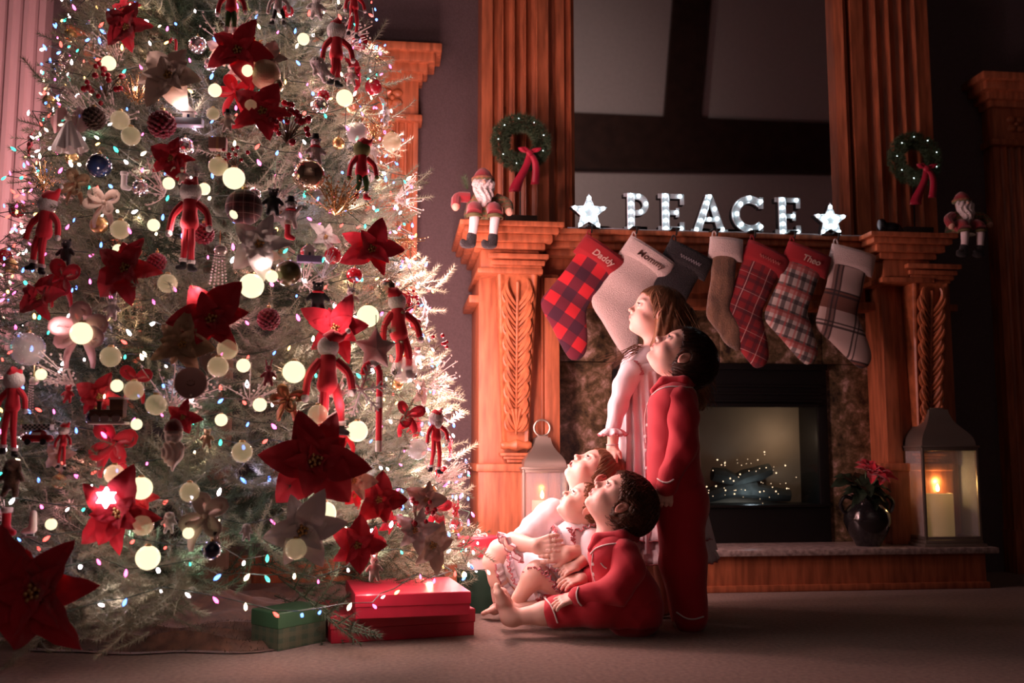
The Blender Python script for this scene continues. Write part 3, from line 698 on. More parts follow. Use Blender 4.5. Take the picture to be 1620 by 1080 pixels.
# ------------------------------------------------------------ seated santa figures at both ends
santa_red = mat('santa_velvet', (.26, .008, .016), .85, sheen=.5, bump=.5, bscale=300); beard = mat('white_wool', (.72, .64, .62), .95, sheen=.3, bump=1, bscale=120, bd=.01)
tart = plaid('green_tartan', (.10, .12, .05), [('x', .02, .5, .4, (.28, .2, .08), .7), ('z', .02, .5, .4, (.3, .05, .04), .6)])
skin_d = mat('doll_skin', (.62, .36, .27), .6); sockw = mat('ribbed_white', (.7, .6, .6), .9, bump=.5, bscale=200)
for (pxc, pyb, s, lb, m_) in ((764, 345, 1.0, 'bearded santa doll in green tartan coat dangling its legs over the left mantel end', 1), (1524, 367, .86, 'bearded santa doll in dark coat with legs over the shadowed right mantel end', -1)):
    y0 = YSH+.03; p = OY(pxc, pyb, y0); p.z = zs
    t = thing('santa_doll', lb, 'santa figure', p, 0, 'seated santa dolls on the mantel', scale=s)
    B().lathe([(0, 0), (.075, .0), (.085, .03), (.07, .09), (.04, .13), (0, .135)], (0, .02, 0), 18).build('coat', tart, t)
    B().ball((0, -.01, .165), (.04, .04, .045), 16, 12).build('head', skin_d, t)
    be = union([(ell((0, -.045, .125), (.045, .02, .055)), 1), (ell((-.03, -.03, .15), (.022, .02, .035)), .01), (ell((.03, -.03, .15), (.022, .02, .035)), .01), (cap((0, -.05, .1), (.0, -.05, .055), .03, .012), .02), (cap((-.03, -.05, .158), (0, -.055, .148), .008), .005), (cap((.03, -.05, .158), (0, -.055, .148), .008), .005)], lambda P: .003*np.sin(P[:, 0]*260+3*np.sin(P[:, 2]*60)))
    v, f = nets(be, .0045); link('beard', npmesh('beard', v, f), beard, t)
    B().ball((0, -.058, .163), .009, 8, 6).build('nose', skin_d, t)
    B().lathe([(.046, 0), (.044, .02), (.03, .045), (.012, .06), (0, .063)], (0, .0, .18), 16).build('hat', santa_red, t)
    B().lathe([(.04, -.008), (.052, 0), (.052, .012), (.04, .018)], (0, 0, .182), 18).build('hat_trim', tart, t)
    for sx in (-1, 1):
        q = [(sx*.06, 0, .105), (sx*.105, -.03, .075), (sx*.11, -.07, .03)] if not (sx == -m_) else [(sx*.06, 0, .105), (sx*.115, -.01, .10), (sx*.125, -.05, .05)]
        B().tube(spline(q, 4), [.024]*4+[.022]*4+[.02], 10).build('sleeve', santa_red if sx == -1 else tart, t)
        B().ball(q[-1], (.018, .018, .02), 10, 8).build('mitten', skin_d, t)
        lx = sx*.043
        B().tube(spline([(lx*.8, .0, .035), (lx, -.06, .04), (lx*1.05, -.085, .01)], 4), [.036]*4+[.034]*5, 12).build('breeches', santa_red, t)
        B().lathe([(.03, 0), (.036, .004), (.036, .014), (.03, .018)], (lx*1.05, -.088, -.008), 14).build('knee_band', mat('olive_band', (.09, .08, .03), .8), t)
        B().tube([(lx*1.05, -.088, -.005), (lx*1.08-sx*.002-.006, -.09, -.06), (lx*1.08-.01, -.088, -.095)], [.022, .019, .018], 12).build('sock', sockw, t)
        sh = union([(cap((lx*1.08-.01, -.088, -.09), (lx*1.08-.012, -.088, -.115), .022), 1), (ell((lx*1.08-.028, -.10, -.132), (.034, .022, .016)), .01), (ell((lx*1.08-.05, -.105, -.120), (.014, .014, .014)), .01)])
        v, f = nets(sh, .006); link('boot', npmesh('boot', v, f), blk_f, t)
# pine sprig and gold bell beside the left santa
o = B(); needles(o, V((0, 0, 0)), V((-.3, 0, 1)), .06, 60, .03, .0012); o = o.build('pine_sprig', grn, smooth=False, loc=OY(740, 300, YSH+.06)); tag(o, 'small pine sprig sticking up behind the left santa doll', 'sprig')
# black dog-like ornament on the right of the shelf
p = OY(1400, 362, YSt); p.z = zs
t = thing('black_figurine', 'glossy black sleeping figurine with pale face beside the right lit star', 'figurine', p)
v, f = nets(union([(ell((.03, 0, .035), (.055, .035, .036)), 1), (ell((-.02, -.01, .05), (.024, .022, .036)), .015), (cap((.07, 0, .02), (.11, -.02, .012), .014, .008), .02)]), .006)
link('body', npmesh('body', v, f), mat('gloss_black', (.01, .01, .012), .2), t)
B().ball((-.036, -.02, .052), (.012, .01, .026), 12, 8).build('face_panel', mat('pale_blue_panel', (.25, .36, .42), .3), t)
# ------------------------------------------------------------ lanterns
ltm = mat('brushed_pewter', (.42, .38, .32), .35, metal=.85, bump=.3, bscale=300, bd=.001)
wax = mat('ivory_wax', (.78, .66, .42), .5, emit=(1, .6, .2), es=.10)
flm = glow('flame', (1, .72, .28), 30)
lglass = mat('lantern_glass', (1, 1, 1), .02, alpha=.16, spec=.6)
def lantern(name, lab, p, w_, d_, hb_, hr, e, cpos, rz=0, ch_=.7):
    t = thing('candle_lantern', lab, 'lantern', p, rz)
    hw, hd = w_/2, d_/2; q = .012
    b = B().box((-hw-.02, -hd-.02, 0), (hw+.02, hd+.02, .014), .004); b.box((-hw-.008, -hd-.008, .014), (hw+.008, hd+.008, .03), .004); b.build('base', ltm, t)
    for sx in (-1, 1):
        for sy in (-1, 1): B().box((sx*hw-q/2, sy*hd-q/2, .03), (sx*hw+q/2, sy*hd+q/2, hb_), .002).build('corner_post', ltm, t)
    for z in (.032, hb_-.014):
        for sy in (-1, 1): B().box((-hw, sy*hd-.006, z), (hw, sy*hd+.006, z+.014), .001).build('frame_rail', ltm, t)
        for sx in (-1, 1): B().box((sx*hw-.006, -hd, z), (sx*hw+.006, hd, z+.014), .001).build('frame_rail', ltm, t)
    B().box((-hw-.012, -hd-.012, hb_), (hw+.012, hd+.012, hb_+.01), .002).build('eave', ltm, t)
    for sy in (-1, 1): B().box((-hw+q/2, sy*hd-.001, .04), (hw-q/2, sy*hd+.001, hb_-.01)).build('pane', lglass, t, smooth=False)
    for sx in (-1, 1): B().box((sx*hw-.001, -hd+q/2, .04), (sx*hw+.001, hd-q/2, hb_-.01)).build('pane', lglass, t, smooth=False)
    rf = B(); NR = 10; v = []; f = []
    for j in range(NR+1):
        u = j/NR; xs_r = (0, .12, .25, .4, .55, .7, .85, 1.01); ys_r = (1, .985, .93, .78, .60, .47, .39, .35); s = float(np.interp(u, xs_r, ys_r))
        for (sx, sy) in ((-1, -1), (1, -1), (1, 1), (-1, 1)): v.append((sx*hw*s, sy*hd*s, hb_+.01+hr*u))
    for j in range(NR):
        for k in range(4): f.append((j*4+k, j*4+(k+1) % 4, j*4+4+(k+1) % 4, j*4+4+k))
    f.append(tuple(NR*4+k for k in range(4)))
    rf.add(v, f).build('roof', ltm, t, smooth=False)
    zt = hb_+.01+hr
    B().box((-hw*.26, -hd*.26, zt-.003), (hw*.26, hd*.26, zt+.008), .002).build('cap', ltm, t)
    rr = w_*.19
    B().tube([(rr*cos(2*pi*k/20), 0, zt+.008+rr+rr*sin(2*pi*k/20)) for k in range(20)], .005, 8, closed=True).build('ring_handle', ltm, t)
    cr, chh = w_*.25, hb_*ch_*.75
    c = thing('pillar_candle', cpos, 'candle', p+V((0, 0, .03)), rz)
    B().lathe([(0, 0), (cr, 0), (cr, chh-.004), (cr-.005, chh), (cr*.6, chh-.004), (0, chh-.008)], n=24).build('wax', wax, c)
    B().tube([(0, 0, chh-.008), (.001, 0, chh+.012)], .0012, 6).build('wick', blackp, c)
    B().lathe([(0, 0), (.006, .005), (.0085, .013), (.006, .024), (.002, .034), (0, .037)], (0, 0, chh+.006), 12).build('flame', flm, c)
    l_ = bpy.data.lights.new('candle_light', 'POINT'); l_.energy = e; l_.color = (1, .62, .22); l_.shadow_soft_size = .012
    o = bpy.data.objects.new('candle_light', l_); col.objects.link(o); o.location = p+V((0, 0, .03+chh+.055))
    return t
yl = YH+.17; pL = OY(858, 852, yl); pL.z = zh
wl_ = OY(890, 800, yl-.1).x-OY(822, 800, yl-.1).x
lantern('l', 'pewter lantern with lit candle on the hearth behind the seated girl', pL, wl_, wl_, zh*0+(OY(858, 742, yl-.1).z-zh), .13, .5, 'lit ivory pillar candle inside the lantern behind the seated girl')
yl = YH+.16; pR = OY(1487, 848, yl); pR.z = zh
lantern('r', 'tall pewter lantern with domed roof on the right end of the hearth', pR, .265, .23, OY(1487, 708, yl-.1).z-zh, .17, .7, 'lit pillar candle inside the tall right lantern', rz=R(0), ch_=.62)
# ------------------------------------------------------------ poinsettia pot
p = OY(1374, 862, YH+.14); p.z = zh
t = thing('poinsettia_vase', 'black glazed two-handled vase on the hearth beside the right lantern', 'vase', p)
pot = mat('black_glaze', (.012, .011, .012), .12, coat=.6)
B().lathe([(0, 0), (.055, 0), (.06, .012), (.09, .06), (.108, .11), (.105, .15), (.08, .185), (.06, .20), (.062, .22), (.075, .235), (.068, .235), (.052, .21), (0, .20)], n=28).build('pot', pot, t)
for sx in (-1, 1):
    B().tube(spline([(sx*.07, 0, .215), (sx*.105, 0, .225), (sx*.128, 0, .195), (sx*.118, 0, .16), (sx*.1, 0, .15)], 4), .009, 8).build('handle', pot, t)
VASE = p + V((0, 0, .23))
# ============================================================ the christmas tree
TX, TD = -1.104, 3.70                                       # axis in the yawed frame
def rad(z): return max(.02, 1.03-.2055*z) if z < 2.6 else max(.02, (1.03-.2055*2.6)*(3.7-z)/1.1)
def T(px, py, out=0.0):
    """point where the ray of a pixel meets the tree's outer surface, and the outward azimuth there"""
    k = K(px, py, 1.0); dz = (k.z-CH); best = None
    d = 2.2
    while d < 4.2:
        x, z = k.x*d, CH+dz*d; g = sqrt((x-TX)**2+(d-TD)**2)-(rad(z)+out)
        if best is None or g < best[0]: best = (g, d)
        if g < 0: break
        d += .01
    d = best[1]; p = V((k.x*d, d, CH+dz*d)); phi = atan2(p.x-TX, -(p.y-TD))
    return p, phi
def hang(name, px, py, size, label, cat, out=.02, group=None, turn=.45, roll=0, pitch=0):
    p, phi = T(px, py, out); s = size*p.y/1600.0
    t = thing(name, label, cat, W(p), rot=(R(pitch), R(roll), -YAW+phi*turn), group=group)
    return t, s
tree = thing('christmas_tree', 'huge frosted green tree hung all over with ornaments and small coloured lights', 'christmas tree', W((TX, TD, 0)), -YAW)
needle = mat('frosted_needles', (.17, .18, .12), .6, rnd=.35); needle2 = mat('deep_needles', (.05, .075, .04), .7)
bark = mat('bark', (.10, .06, .035), .9)
def branch_mesh(seed, L=.42, n_t=11, dens=1.0):
    rg = random.Random(seed); b = B()
    def twig(p0, d, ln, nn):
        p = V(p0); d = V(d).normalized(); seg = 4; q = [p.copy()]
        for i in range(seg):
            d = (d+V((rg.uniform(-.12, .12), rg.uniform(-.12, .12), .05))).normalized(); p = p+d*ln/seg; q.append(p.copy())
        b.tube(q, [.0028*(1-.6*i/seg) for i in range(seg+1)], 3, cap=False)
        for i in range(seg): needles(b, q[i], q[i+1]-q[i], ln/seg, max(3, int(nn*dens/seg)), .021, .0011, .85, rg)
        needles(b, q[-1], q[-1]-q[-2], .004, 6, .018, .0010, .5, rg)
        return q
    m = twig((0, 0, 0), (1, 0, -.12), L, 110)
    for k in range(n_t):
        t = .12+.85*k/n_t; p = V((L*t, 0, -.1*L*t)); sd = 1 if k % 2 else -1; up = rg.uniform(-.3, .55)
        twig(p, (.75, sd*rg.uniform(.45, .9), up), (.19-.11*t)*rg.uniform(.8, 1.2), 95*(1-.4*t))
    return b
brs = [branch_mesh(s).me('branch', smooth=False) for s in (1, 2, 3, 4, 5)]
for m_ in brs: m_.materials.append(needle)
rg = random.Random(11)
def place_dirs(n, zlo, zhi, inset, fr=.72):
    out = []
    for i in range(n):
        u = (i+.5)/n; z = zlo+(zhi-zlo)*(1-sqrt(1-u*.86))/(1-sqrt(1-.86))
        phi = rg.uniform(-R(112), R(112)) if rg.random() < fr else rg.uniform(R(112), R(248))
        r = rad(z)-inset*rg.uniform(.8, 1.15); out.append((z, phi, r, rg.uniform(-.28, .22), rg.uniform(0, 6.28)))
    return out
def mtx(z, phi, r, pit, sp, sc_):
    d = V((sin(phi), -cos(phi), 0)); R_ = Matrix.Rotation(atan2(d.y, d.x), 4, 'Z') @ Matrix.Rotation(pit, 4, 'Y') @ Matrix.Rotation(sp*.3-.9, 4, 'X')
    return Matrix.Translation(d*r+V((0, 0, z))) @ R_ @ Matrix.Scale(sc_, 4)
outer = [q for q in place_dirs(860, .10, 2.75, .45) if not (q[0] < .24 and R(-8) < q[1] < R(85)) and not (q[0] < .36 and R(14) < q[1] < R(60))]
for i in range(120): outer.append((rg.uniform(.20, .36), R(-100+112*i/120), rad(.2)-rg.uniform(.40, .55), rg.uniform(.12, .34), rg.uniform(0, 6)))
outer.sort(key=lambda q: -(cos(q[1])+.2*rg.random()))
for i, (z, phi, r, pit, sp) in enumerate(outer[:290]):
    o = link('branch', brs[i % 5], None, tree); o.matrix_local = mtx(z, phi, r, pit, sp, rg.uniform(.8, 1.1))
def merged(lst, name, m, ms):
    vs_, fs_ = [], []; n = 0
    for i, q in enumerate(lst):
        me = ms[i % len(ms)]; a = np.empty(len(me.vertices)*3, np.float32); me.vertices.foreach_get('co', a); a = a.reshape(-1, 3)
        M = np.array(mtx(*q, rg.uniform(.85, 1.1))); vs_.append(a@M[:3, :3].T+M[:3, 3])
        l = np.empty(len(me.loops), np.int32); me.loops.foreach_get('vertex_index', l)
        ls = np.empty(len(me.polygons), np.int32); me.polygons.foreach_get('loop_total', ls); st_ = np.concatenate([[0], np.cumsum(ls)[:-1]])
        tri = l[st_[ls == 3][:, None]+np.arange(3)]; qd = l[st_[ls == 4][:, None]+np.arange(4)]
        fs_.append(np.concatenate([tri, qd[:, [0, 1, 2]], qd[:, [0, 2, 3]]])+n); n += len(a)
    o = link(name, npmesh(name, np.concatenate(vs_), np.concatenate(fs_), False), m, tree); tag(o, kind='stuff'); return o
merged(outer[290:], 'needled_boughs', needle, brs)
rg = random.Random(5)
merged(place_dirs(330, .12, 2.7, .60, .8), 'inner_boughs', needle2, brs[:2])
B().tube([(0, 0, .0), (0, 0, 1.2), (0, 0, 2.6), (0, 0, 3.6)], [.07, .06, .035, .01], 10).build('trunk', bark, tree)
B().lathe([(0, .0), (.14, .0), (.14, .02), (.08, .03), (.075, .10), (0, .10)], n=16).build('stand', bark, tree)
merged([(z, p, r, -.2, s) for z, p, r, _, s in place_dirs(40, 2.75, 3.6, .2, .6)], 'top_boughs', needle, brs)
# ------------------------------------------------------------ light strings
LC = [('warm', (1, .78, .5)), ('pink', (1, .12, .42)), ('blue', (.12, .28, 1)), ('teal', (.05, .85, .62)), ('white', (1, .80, .86)), ('red', (1, .08, .06)), ('amber', (1, .5, .16))]
LM = {n: glow('mini_light_'+n, c, {'warm': 10, 'white': 16, 'pink': 6, 'blue': 5, 'teal': 4, 'red': 5, 'amber': 6}[n]) for n, c in LC}
mb = {}
for n, c in LC:
    b = B().lathe([(0, -.012), (.0052, -.006), (.0056, .002), (.0036, .009), (.0006, .014)], n=6).me('bulb'); b.materials.append(LM[n]); mb[n] = b
cab = mat('green_cable', (.01, .03, .015), .5); rg = random.Random(21)
SL = ['lowest boughs, by the gift boxes', 'tree at seated head height', 'tree at stocking height', 'tree at lit letter height', 'uppermost boughs in view']
bulbs = []
for si in range(5):
    z0, z1 = .15+si*.485, .15+(si+1)*.485
    s = thing('light_string', 'multicoloured mini lights round the '+SL[si], 'string lights', W((TX, TD, z0)), -YAW, 'mini light strings on the tree')
    rows = 6; pts = []
    for r_ in range(rows):
        n = int(3.55*rad(z0)/.078)
        for i in range(n):
            u = i/(n-1); u = u if r_ % 2 == 0 else 1-u; phi = R(-98)+R(196)*u
            z = z0+(r_+.5)*(z1-z0)/rows+.03*sin(phi*7+r_)+rg.uniform(-.022, .022); r = rad(z)+rg.uniform(-.07, .035)
            p = V((sin(phi)*r, -cos(phi)*r, z-z0)); pts.append(p-V((sin(phi)*.012, -cos(phi)*.012, -.01)))
            wn = ('warm', 'white', 'white', 'pink', 'blue', 'teal', 'red', 'amber', 'pink', 'blue')
            c = rg.choice(wn)
            link('bulb', mb[c], None, s, loc=p, rot=(rg.uniform(-1, 1), rg.uniform(-1, 1), 0), scale=rg.uniform(.5, .95))
            bulbs.append((V((TX, TD, z0))+p, c, phi))
    B().tube(pts, .0016, 4).build('cable', cab, s)
cl = dict(LC)
bright = [(640, 690, 1.5), (700, 640, .9), (590, 640, 1.2), (560, 780, 1.2), (690, 830, 1.6), (660, 750, 1.3), (600, 870, 1.3), (720, 880, 1.0), (560, 200, 1.0), (470, 160, 1.0), (300, 160, .7), (390, 270, .9), (510, 420, 1.0), (560, 330, .9), (470, 60, .8), (620, 520, 1.0), (480, 560, .6), (540, 700, .8), (700, 730, 1.2), (330, 60, .6), (430, 480, .6), (380, 380, .5), (640, 440, .9), (530, 900, .8), (740, 800, .9), (230, 935, .35), (330, 930, .5), (430, 925, .6)]
for i, (p, c, phi) in enumerate(bulbs):
    if i % 6 != 4: continue
    side = .42+.25*max(0, sin(phi))**2
    if sin(phi) < -.25: side = .20
    l_ = bpy.data.lights.new('mini_light', 'POINT'); l_.energy = .25*side*TREE_W; cc = cl[c]; l_.color = tuple(.55*v+.45*q for v, q in zip(cc, (1, .60, .56))); l_.shadow_soft_size = .010
    o = bpy.data.objects.new('mini_light', l_); col.objects.link(o); o.location = W(p+V((sin(phi), -cos(phi), 0))*-.12)
edge = [(.38, 104, .8), (.55, 94, 2.0), (.62, 110, 1.2), (.75, 90, 3.4), (.95, 94, 3.8), (1.1, 112, 1.4), (1.25, 92, 3.6), (1.35, 106, 1.3), (1.6, 114, 1.4), (1.9, 108, 1.3), (2.25, 112, 1.6), (.9, 128, 1.6), (1.4, 130, 1.7), (.5, 130, 1.0), (1.9, 128, 1.5), (2.1, -104, 5), (1.5, -110, 7)]
for i, (p, c, phi) in enumerate(bulbs):                     # lamps without bulbs, added before the boughs to light the ornaments
    if i % 15 != 7 or phi < -.6: continue
    l_ = bpy.data.lights.new('mini_light', 'POINT'); l_.energy = .055*TREE_W; l_.color = (1, .66, .60); l_.shadow_soft_size = .012
    o = bpy.data.objects.new('mini_light', l_); col.objects.link(o); o.location = W(p+V((sin(phi), -cos(phi), 0))*.09)
for z, a, e in edge:                                        # unseen lamps added round both tree edges to light children, wall and column
    r = rad(z)+.03; l_ = bpy.data.lights.new('edge_fill', 'POINT'); l_.energy = 1.0*e*TREE_W; l_.color = (1, .52, .50); l_.shadow_soft_size = .03
    o = bpy.data.objects.new('edge_fill', l_); col.objects.link(o); o.location = W(V((TX+sin(R(a))*r, TD-cos(R(a))*r, z)))
for (px, py, e) in bright:
    p, phi = T(px, py, -.09)
    l_ = bpy.data.lights.new('cluster_light', 'POINT'); l_.energy = .22*e*TREE_W; l_.color = (1, .66, .62); l_.shadow_soft_size = .02
    o = bpy.data.objects.new('cluster_light', l_); col.objects.link(o); o.location = W(p)
# glowing globes added to stand for out-of-focus light discs
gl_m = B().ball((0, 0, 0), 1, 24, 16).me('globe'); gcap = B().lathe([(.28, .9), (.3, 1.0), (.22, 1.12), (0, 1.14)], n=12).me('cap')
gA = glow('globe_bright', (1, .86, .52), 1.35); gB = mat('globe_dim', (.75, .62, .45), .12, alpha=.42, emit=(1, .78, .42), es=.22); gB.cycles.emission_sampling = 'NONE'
gold_m = mat('antique_gold', (.65, .42, .18), .3, metal=.9)
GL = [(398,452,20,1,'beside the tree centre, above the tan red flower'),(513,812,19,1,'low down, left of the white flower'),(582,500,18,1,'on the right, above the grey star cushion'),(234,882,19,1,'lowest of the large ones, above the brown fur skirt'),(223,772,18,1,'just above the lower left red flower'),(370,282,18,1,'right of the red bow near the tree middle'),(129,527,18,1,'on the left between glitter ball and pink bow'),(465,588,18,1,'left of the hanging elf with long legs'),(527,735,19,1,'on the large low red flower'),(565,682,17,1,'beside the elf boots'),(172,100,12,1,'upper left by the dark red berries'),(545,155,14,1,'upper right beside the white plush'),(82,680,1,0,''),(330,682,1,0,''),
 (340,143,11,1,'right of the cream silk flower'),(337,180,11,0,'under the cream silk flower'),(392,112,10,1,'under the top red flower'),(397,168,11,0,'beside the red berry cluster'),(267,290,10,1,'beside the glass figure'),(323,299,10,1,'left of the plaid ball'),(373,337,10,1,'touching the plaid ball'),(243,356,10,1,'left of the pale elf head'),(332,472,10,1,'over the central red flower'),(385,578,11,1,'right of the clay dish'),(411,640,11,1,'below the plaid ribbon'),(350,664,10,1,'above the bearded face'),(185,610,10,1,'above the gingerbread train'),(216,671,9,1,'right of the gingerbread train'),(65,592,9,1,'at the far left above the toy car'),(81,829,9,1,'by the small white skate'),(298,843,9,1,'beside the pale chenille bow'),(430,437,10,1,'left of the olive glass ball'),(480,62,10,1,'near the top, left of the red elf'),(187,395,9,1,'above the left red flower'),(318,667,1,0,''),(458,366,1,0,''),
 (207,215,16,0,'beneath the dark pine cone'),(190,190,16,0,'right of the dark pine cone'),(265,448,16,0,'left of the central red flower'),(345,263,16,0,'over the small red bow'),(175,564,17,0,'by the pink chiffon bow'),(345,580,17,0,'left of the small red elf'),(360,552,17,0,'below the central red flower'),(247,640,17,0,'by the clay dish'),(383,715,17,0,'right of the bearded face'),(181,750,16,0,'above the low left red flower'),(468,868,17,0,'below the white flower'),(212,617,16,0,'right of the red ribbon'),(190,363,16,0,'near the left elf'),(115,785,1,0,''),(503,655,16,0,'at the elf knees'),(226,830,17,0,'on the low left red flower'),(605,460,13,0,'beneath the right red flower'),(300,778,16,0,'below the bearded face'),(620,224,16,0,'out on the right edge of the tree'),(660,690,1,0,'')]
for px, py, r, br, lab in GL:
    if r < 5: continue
    t, s = hang('globe_light', px, py, r, ('glowing pale yellow' if br else 'dim translucent')+' round globe standing for a blurred light disc '+lab, 'globe light', out=.06, group='round globe lights on the tree')
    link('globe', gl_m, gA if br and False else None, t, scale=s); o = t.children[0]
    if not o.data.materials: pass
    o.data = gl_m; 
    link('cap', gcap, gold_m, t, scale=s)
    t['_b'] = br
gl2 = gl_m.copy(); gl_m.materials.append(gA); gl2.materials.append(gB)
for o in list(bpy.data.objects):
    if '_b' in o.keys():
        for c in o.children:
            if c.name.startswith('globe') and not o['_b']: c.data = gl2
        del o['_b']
# ------------------------------------------------------------ ornament builders
velv = mat('red_velvet', (.62, .008, .03), .75, sheen=.5, bump=.4, bscale=200, bd=.002); velv2 = mat('scarlet_velvet', (.88, .02, .055), .7, sheen=.4, bump=.4, bscale=200, bd=.002)
silk = mat('cream_silk', (.88, .68, .56), .55, sheen=.3, bump=.4, bscale=90, bd=.003); whitep = mat('white_petal', (.90, .82, .80), .6, sheen=.3, bump=.4, bscale=90, bd=.003)
goldf = mat('gold_mesh_cloth', (.58, .40, .24), .45, metal=.3, bump=.5, bscale=150)
felt = mat('red_felt', (.74, .018, .04), .85, sheen=.4); plush = mat('white_plush', (.88, .80, .78), .95, sheen=.5, bump=1, bscale=220, bd=.004)
wfelt = mat('cream_felt', (.70, .56, .48), .9, sheen=.2); pinkf = mat('pink_chiffon', (.62, .30, .32), .7, alpha=.8, sheen=.5)
glassc = mat('clear_bauble', (.95, .9, .88), .04, alpha=.35, spec=.9); mercury = mat('mercury_glass', (.75, .58, .42), .12, metal=.9, bump=.1, bscale=20)
navy = mat('navy_glass', (.015, .025, .07), .15, coat=.8); olive = mat('olive_glass', (.12, .10, .04), .25, coat=.5, metal=.3)
berrym = mat('berry_red', (.40, .008, .02), .22, coat=.5); glit = mat('gold_glitter', (.75, .5, .25), .25, metal=.9, rnd=.3); crystal = mat('crystal_bead', (.85, .7, .68), .08, spec=1, metal=.3)
conem = mat('cone_red', (.22, .012, .03), .5); coned = mat('cone_brown', (.06, .03, .02), .7)
green_f = mat('green_felt', (.05, .12, .03), .85); black_f = mat('black_felt', (.015, .014, .016), .9, sheen=.2); claym = mat('fired_clay', (.42, .25, .22), .8); resin = mat('pale_resin', (.86, .70, .62), .55)
brownp = mat('brown_plush', (.10, .055, .03), .95, sheen=.3, bump=1, bscale=220); plaidb = plaid('ball_plaid', (.16, .05, .05), [('x', .03, .5, .4, (.04, .02, .02), .7), ('z', .03, .5, .4, (.04, .02, .02), .7), ('x', .03, .1, .06, (.6, .4, .35), .7), ('z', .03, .1, .06, (.6, .4, .35), .7)])
def petal_me(wd=.36, cup=.25, fold=.10, name='petal'):
    def fn(u, v):
        a = (u-.5)*2; w_ = wd*sin(pi*min(1, v**.8))**.75*(1-.25*v)+.015*(1-v); x = v; y = a*w_*.5
        z = cup*v*(1-v)*1.3-.12*v*v+fold*abs(a)*sin(pi*v)+.03*abs(sin(a*3.5-v*9))*sin(pi*v)+.03*sin(v*20+a)*abs(a)
        return (x, y, z)
    b = B().grid(fn, 8, 12); m_ = b.me(name); return m_
PM = [petal_me(.62), petal_me(.72, .12, .16), petal_me(.54, .35, .08)]
seedm = B().ball((0, 0, 0), 1, 8, 6).me('seed')
def poin(t, s, m, n=5, n2=5, seed=0, cm=None, green=False):
    rg = random.Random(seed); pm = []
    for q in PM: c = q.copy(); c.materials.clear(); c.materials.append(m); pm.append(c)
    lay = [(n, 1.0, .12, 0), (n2, .68, .42, .5)] + ([(4, .42, .75, .2)] if s > .06 else [])
    if green: lay = [(4, 1.05, -.05, .3)] + lay
    for li, (k, ln, el, ph) in enumerate(lay):
        for i in range(k):
            a = 2*pi*(i+ph)/k+rg.uniform(-.2, .2); e = el+rg.uniform(-.12, .2); l = s*ln*rg.uniform(.85, 1.12)
            # local: x out, z = face normal(-y)
            M = Matrix(((cos(a), -sin(a), 0), (0, 0, -1), (sin(a), cos(a), 0))) @ Matrix.Rotation(-e, 3, 'Y')
            o = link('petal', pm[rg.randrange(3)], None, t); o.rotation_euler = M.to_euler(); o.scale = (l, l*rg.uniform(.9, 1.25), l*1.0)
            if green and li == 0: c = o.data.copy(); c.materials.clear(); c.materials.append(grn); o.data = c; o.name = 'leaf'
    for i in range(9):
        a = i*2.4; r = s*.045*sqrt(i); link('seed', seedm, cm or gold_m, t, loc=(r*cos(a), -s*.17, r*sin(a)), scale=s*.042)
def cap_hook(t, r, m=None):
    B().lathe([(r*.16, r*.96), (r*.17, r*1.1), (r*.1, r*1.15), (0, r*1.16)], n=10).build('cap', m or gold_m, t)
    B().tube([(0, 0, r*1.12), (r*.06, 0, r*1.25), (0, 0, r*1.36), (-r*.06, 0, r*1.28)], max(.0008, r*.02), 5).build('hook', m or gold_m, t)
def ball(t, s, m, glitter=None, bands=None):
    B().ball((0, 0, 0), s, 24, 16).build('globe', m, t); cap_hook(t, s)
    if glitter:
        rg = random.Random(3); b = B()
        for i in range(150):
            z = rg.uniform(-1, 1); a = rg.uniform(0, 6.28); q = sqrt(1-z*z); b.ball((s*1.01*q*cos(a), s*1.01*q*sin(a), s*1.01*z), s*.028, 5, 3)
        tag(b.build('glitter', glitter, t), kind='stuff')
def pinecone(t, s, m):
    b = B(); n = 90
    for i in range(n):
        v = (i+.5)/n; z = 1-2*v; q = sqrt(1-z*z); a = i*2.399; d = V((q*cos(a), q*sin(a), z)); c = d*s*.82
        b.ball(c, (s*.19, s*.19, s*.11), 6, 4, rot=d.to_track_quat('Z', 'Y').to_matrix() @ Matrix.Rotation(.7, 3, 'X'))
    b.build('scales', m, t); B().ball((0, 0, 0), s*.78, 12, 8).build('core', coned, t); cap_hook(t, s)
def berries(t, s, n=14, m=None, seed=0, spread=1.0, dirn=(0, 0, 1)):
    rg = random.Random(seed); st_ = B(); bm2 = B().ball((0, 0, 0), 1, 10, 8).me('berry')
    for i in range(n):
        d = V((rg.gauss(0, 1)*spread, -abs(rg.gauss(0, .4)), rg.gauss(0, .8)*spread))+V(dirn)*.6; d = d.normalized()*s*rg.uniform(.35, 1)
        st_.tube(bez([(0, .01, -s*.5*dirn[2]), d*.4+V((0, .01, 0)), d], 4), s*.018, 4); link('berry', bm2, m or berrym, t, loc=d, scale=s*rg.uniform(.10, .14))
    st_.build('stems', bark, t)
def spray(t, s, m, n=26, seed=0, tip=.03, up=(0, 0, 1), kind='bead'):
    rg = random.Random(seed); st_ = B(); tp = B()
    for i in range(n):
        d = V((rg.gauss(0, .55), -abs(rg.gauss(0, .35)), rg.gauss(0, .45)))+V(up)*1.0; d = d.normalized()*s*rg.uniform(.6, 1.1)
        q = bez([(0, 0, 0), d*.5+V((rg.uniform(-.1, .1)*s, 0, rg.uniform(-.1, .1)*s)), d], 5); st_.tube(q, s*.012, 4)
        for k in range(5): tp.ball(q[1+k % 5]+V([rg.uniform(-1, 1)*s*.09 for _ in range(3)]), s*tip, 6, 4)
    st_.build('twigs', m, t); tag(tp.build('beads', m, t), kind='stuff')
def sdfp(t, name, items, m, h, disp=None):
    v, f = nets(union(items, disp), h); return link(name, npmesh(name, v, f), m, t)
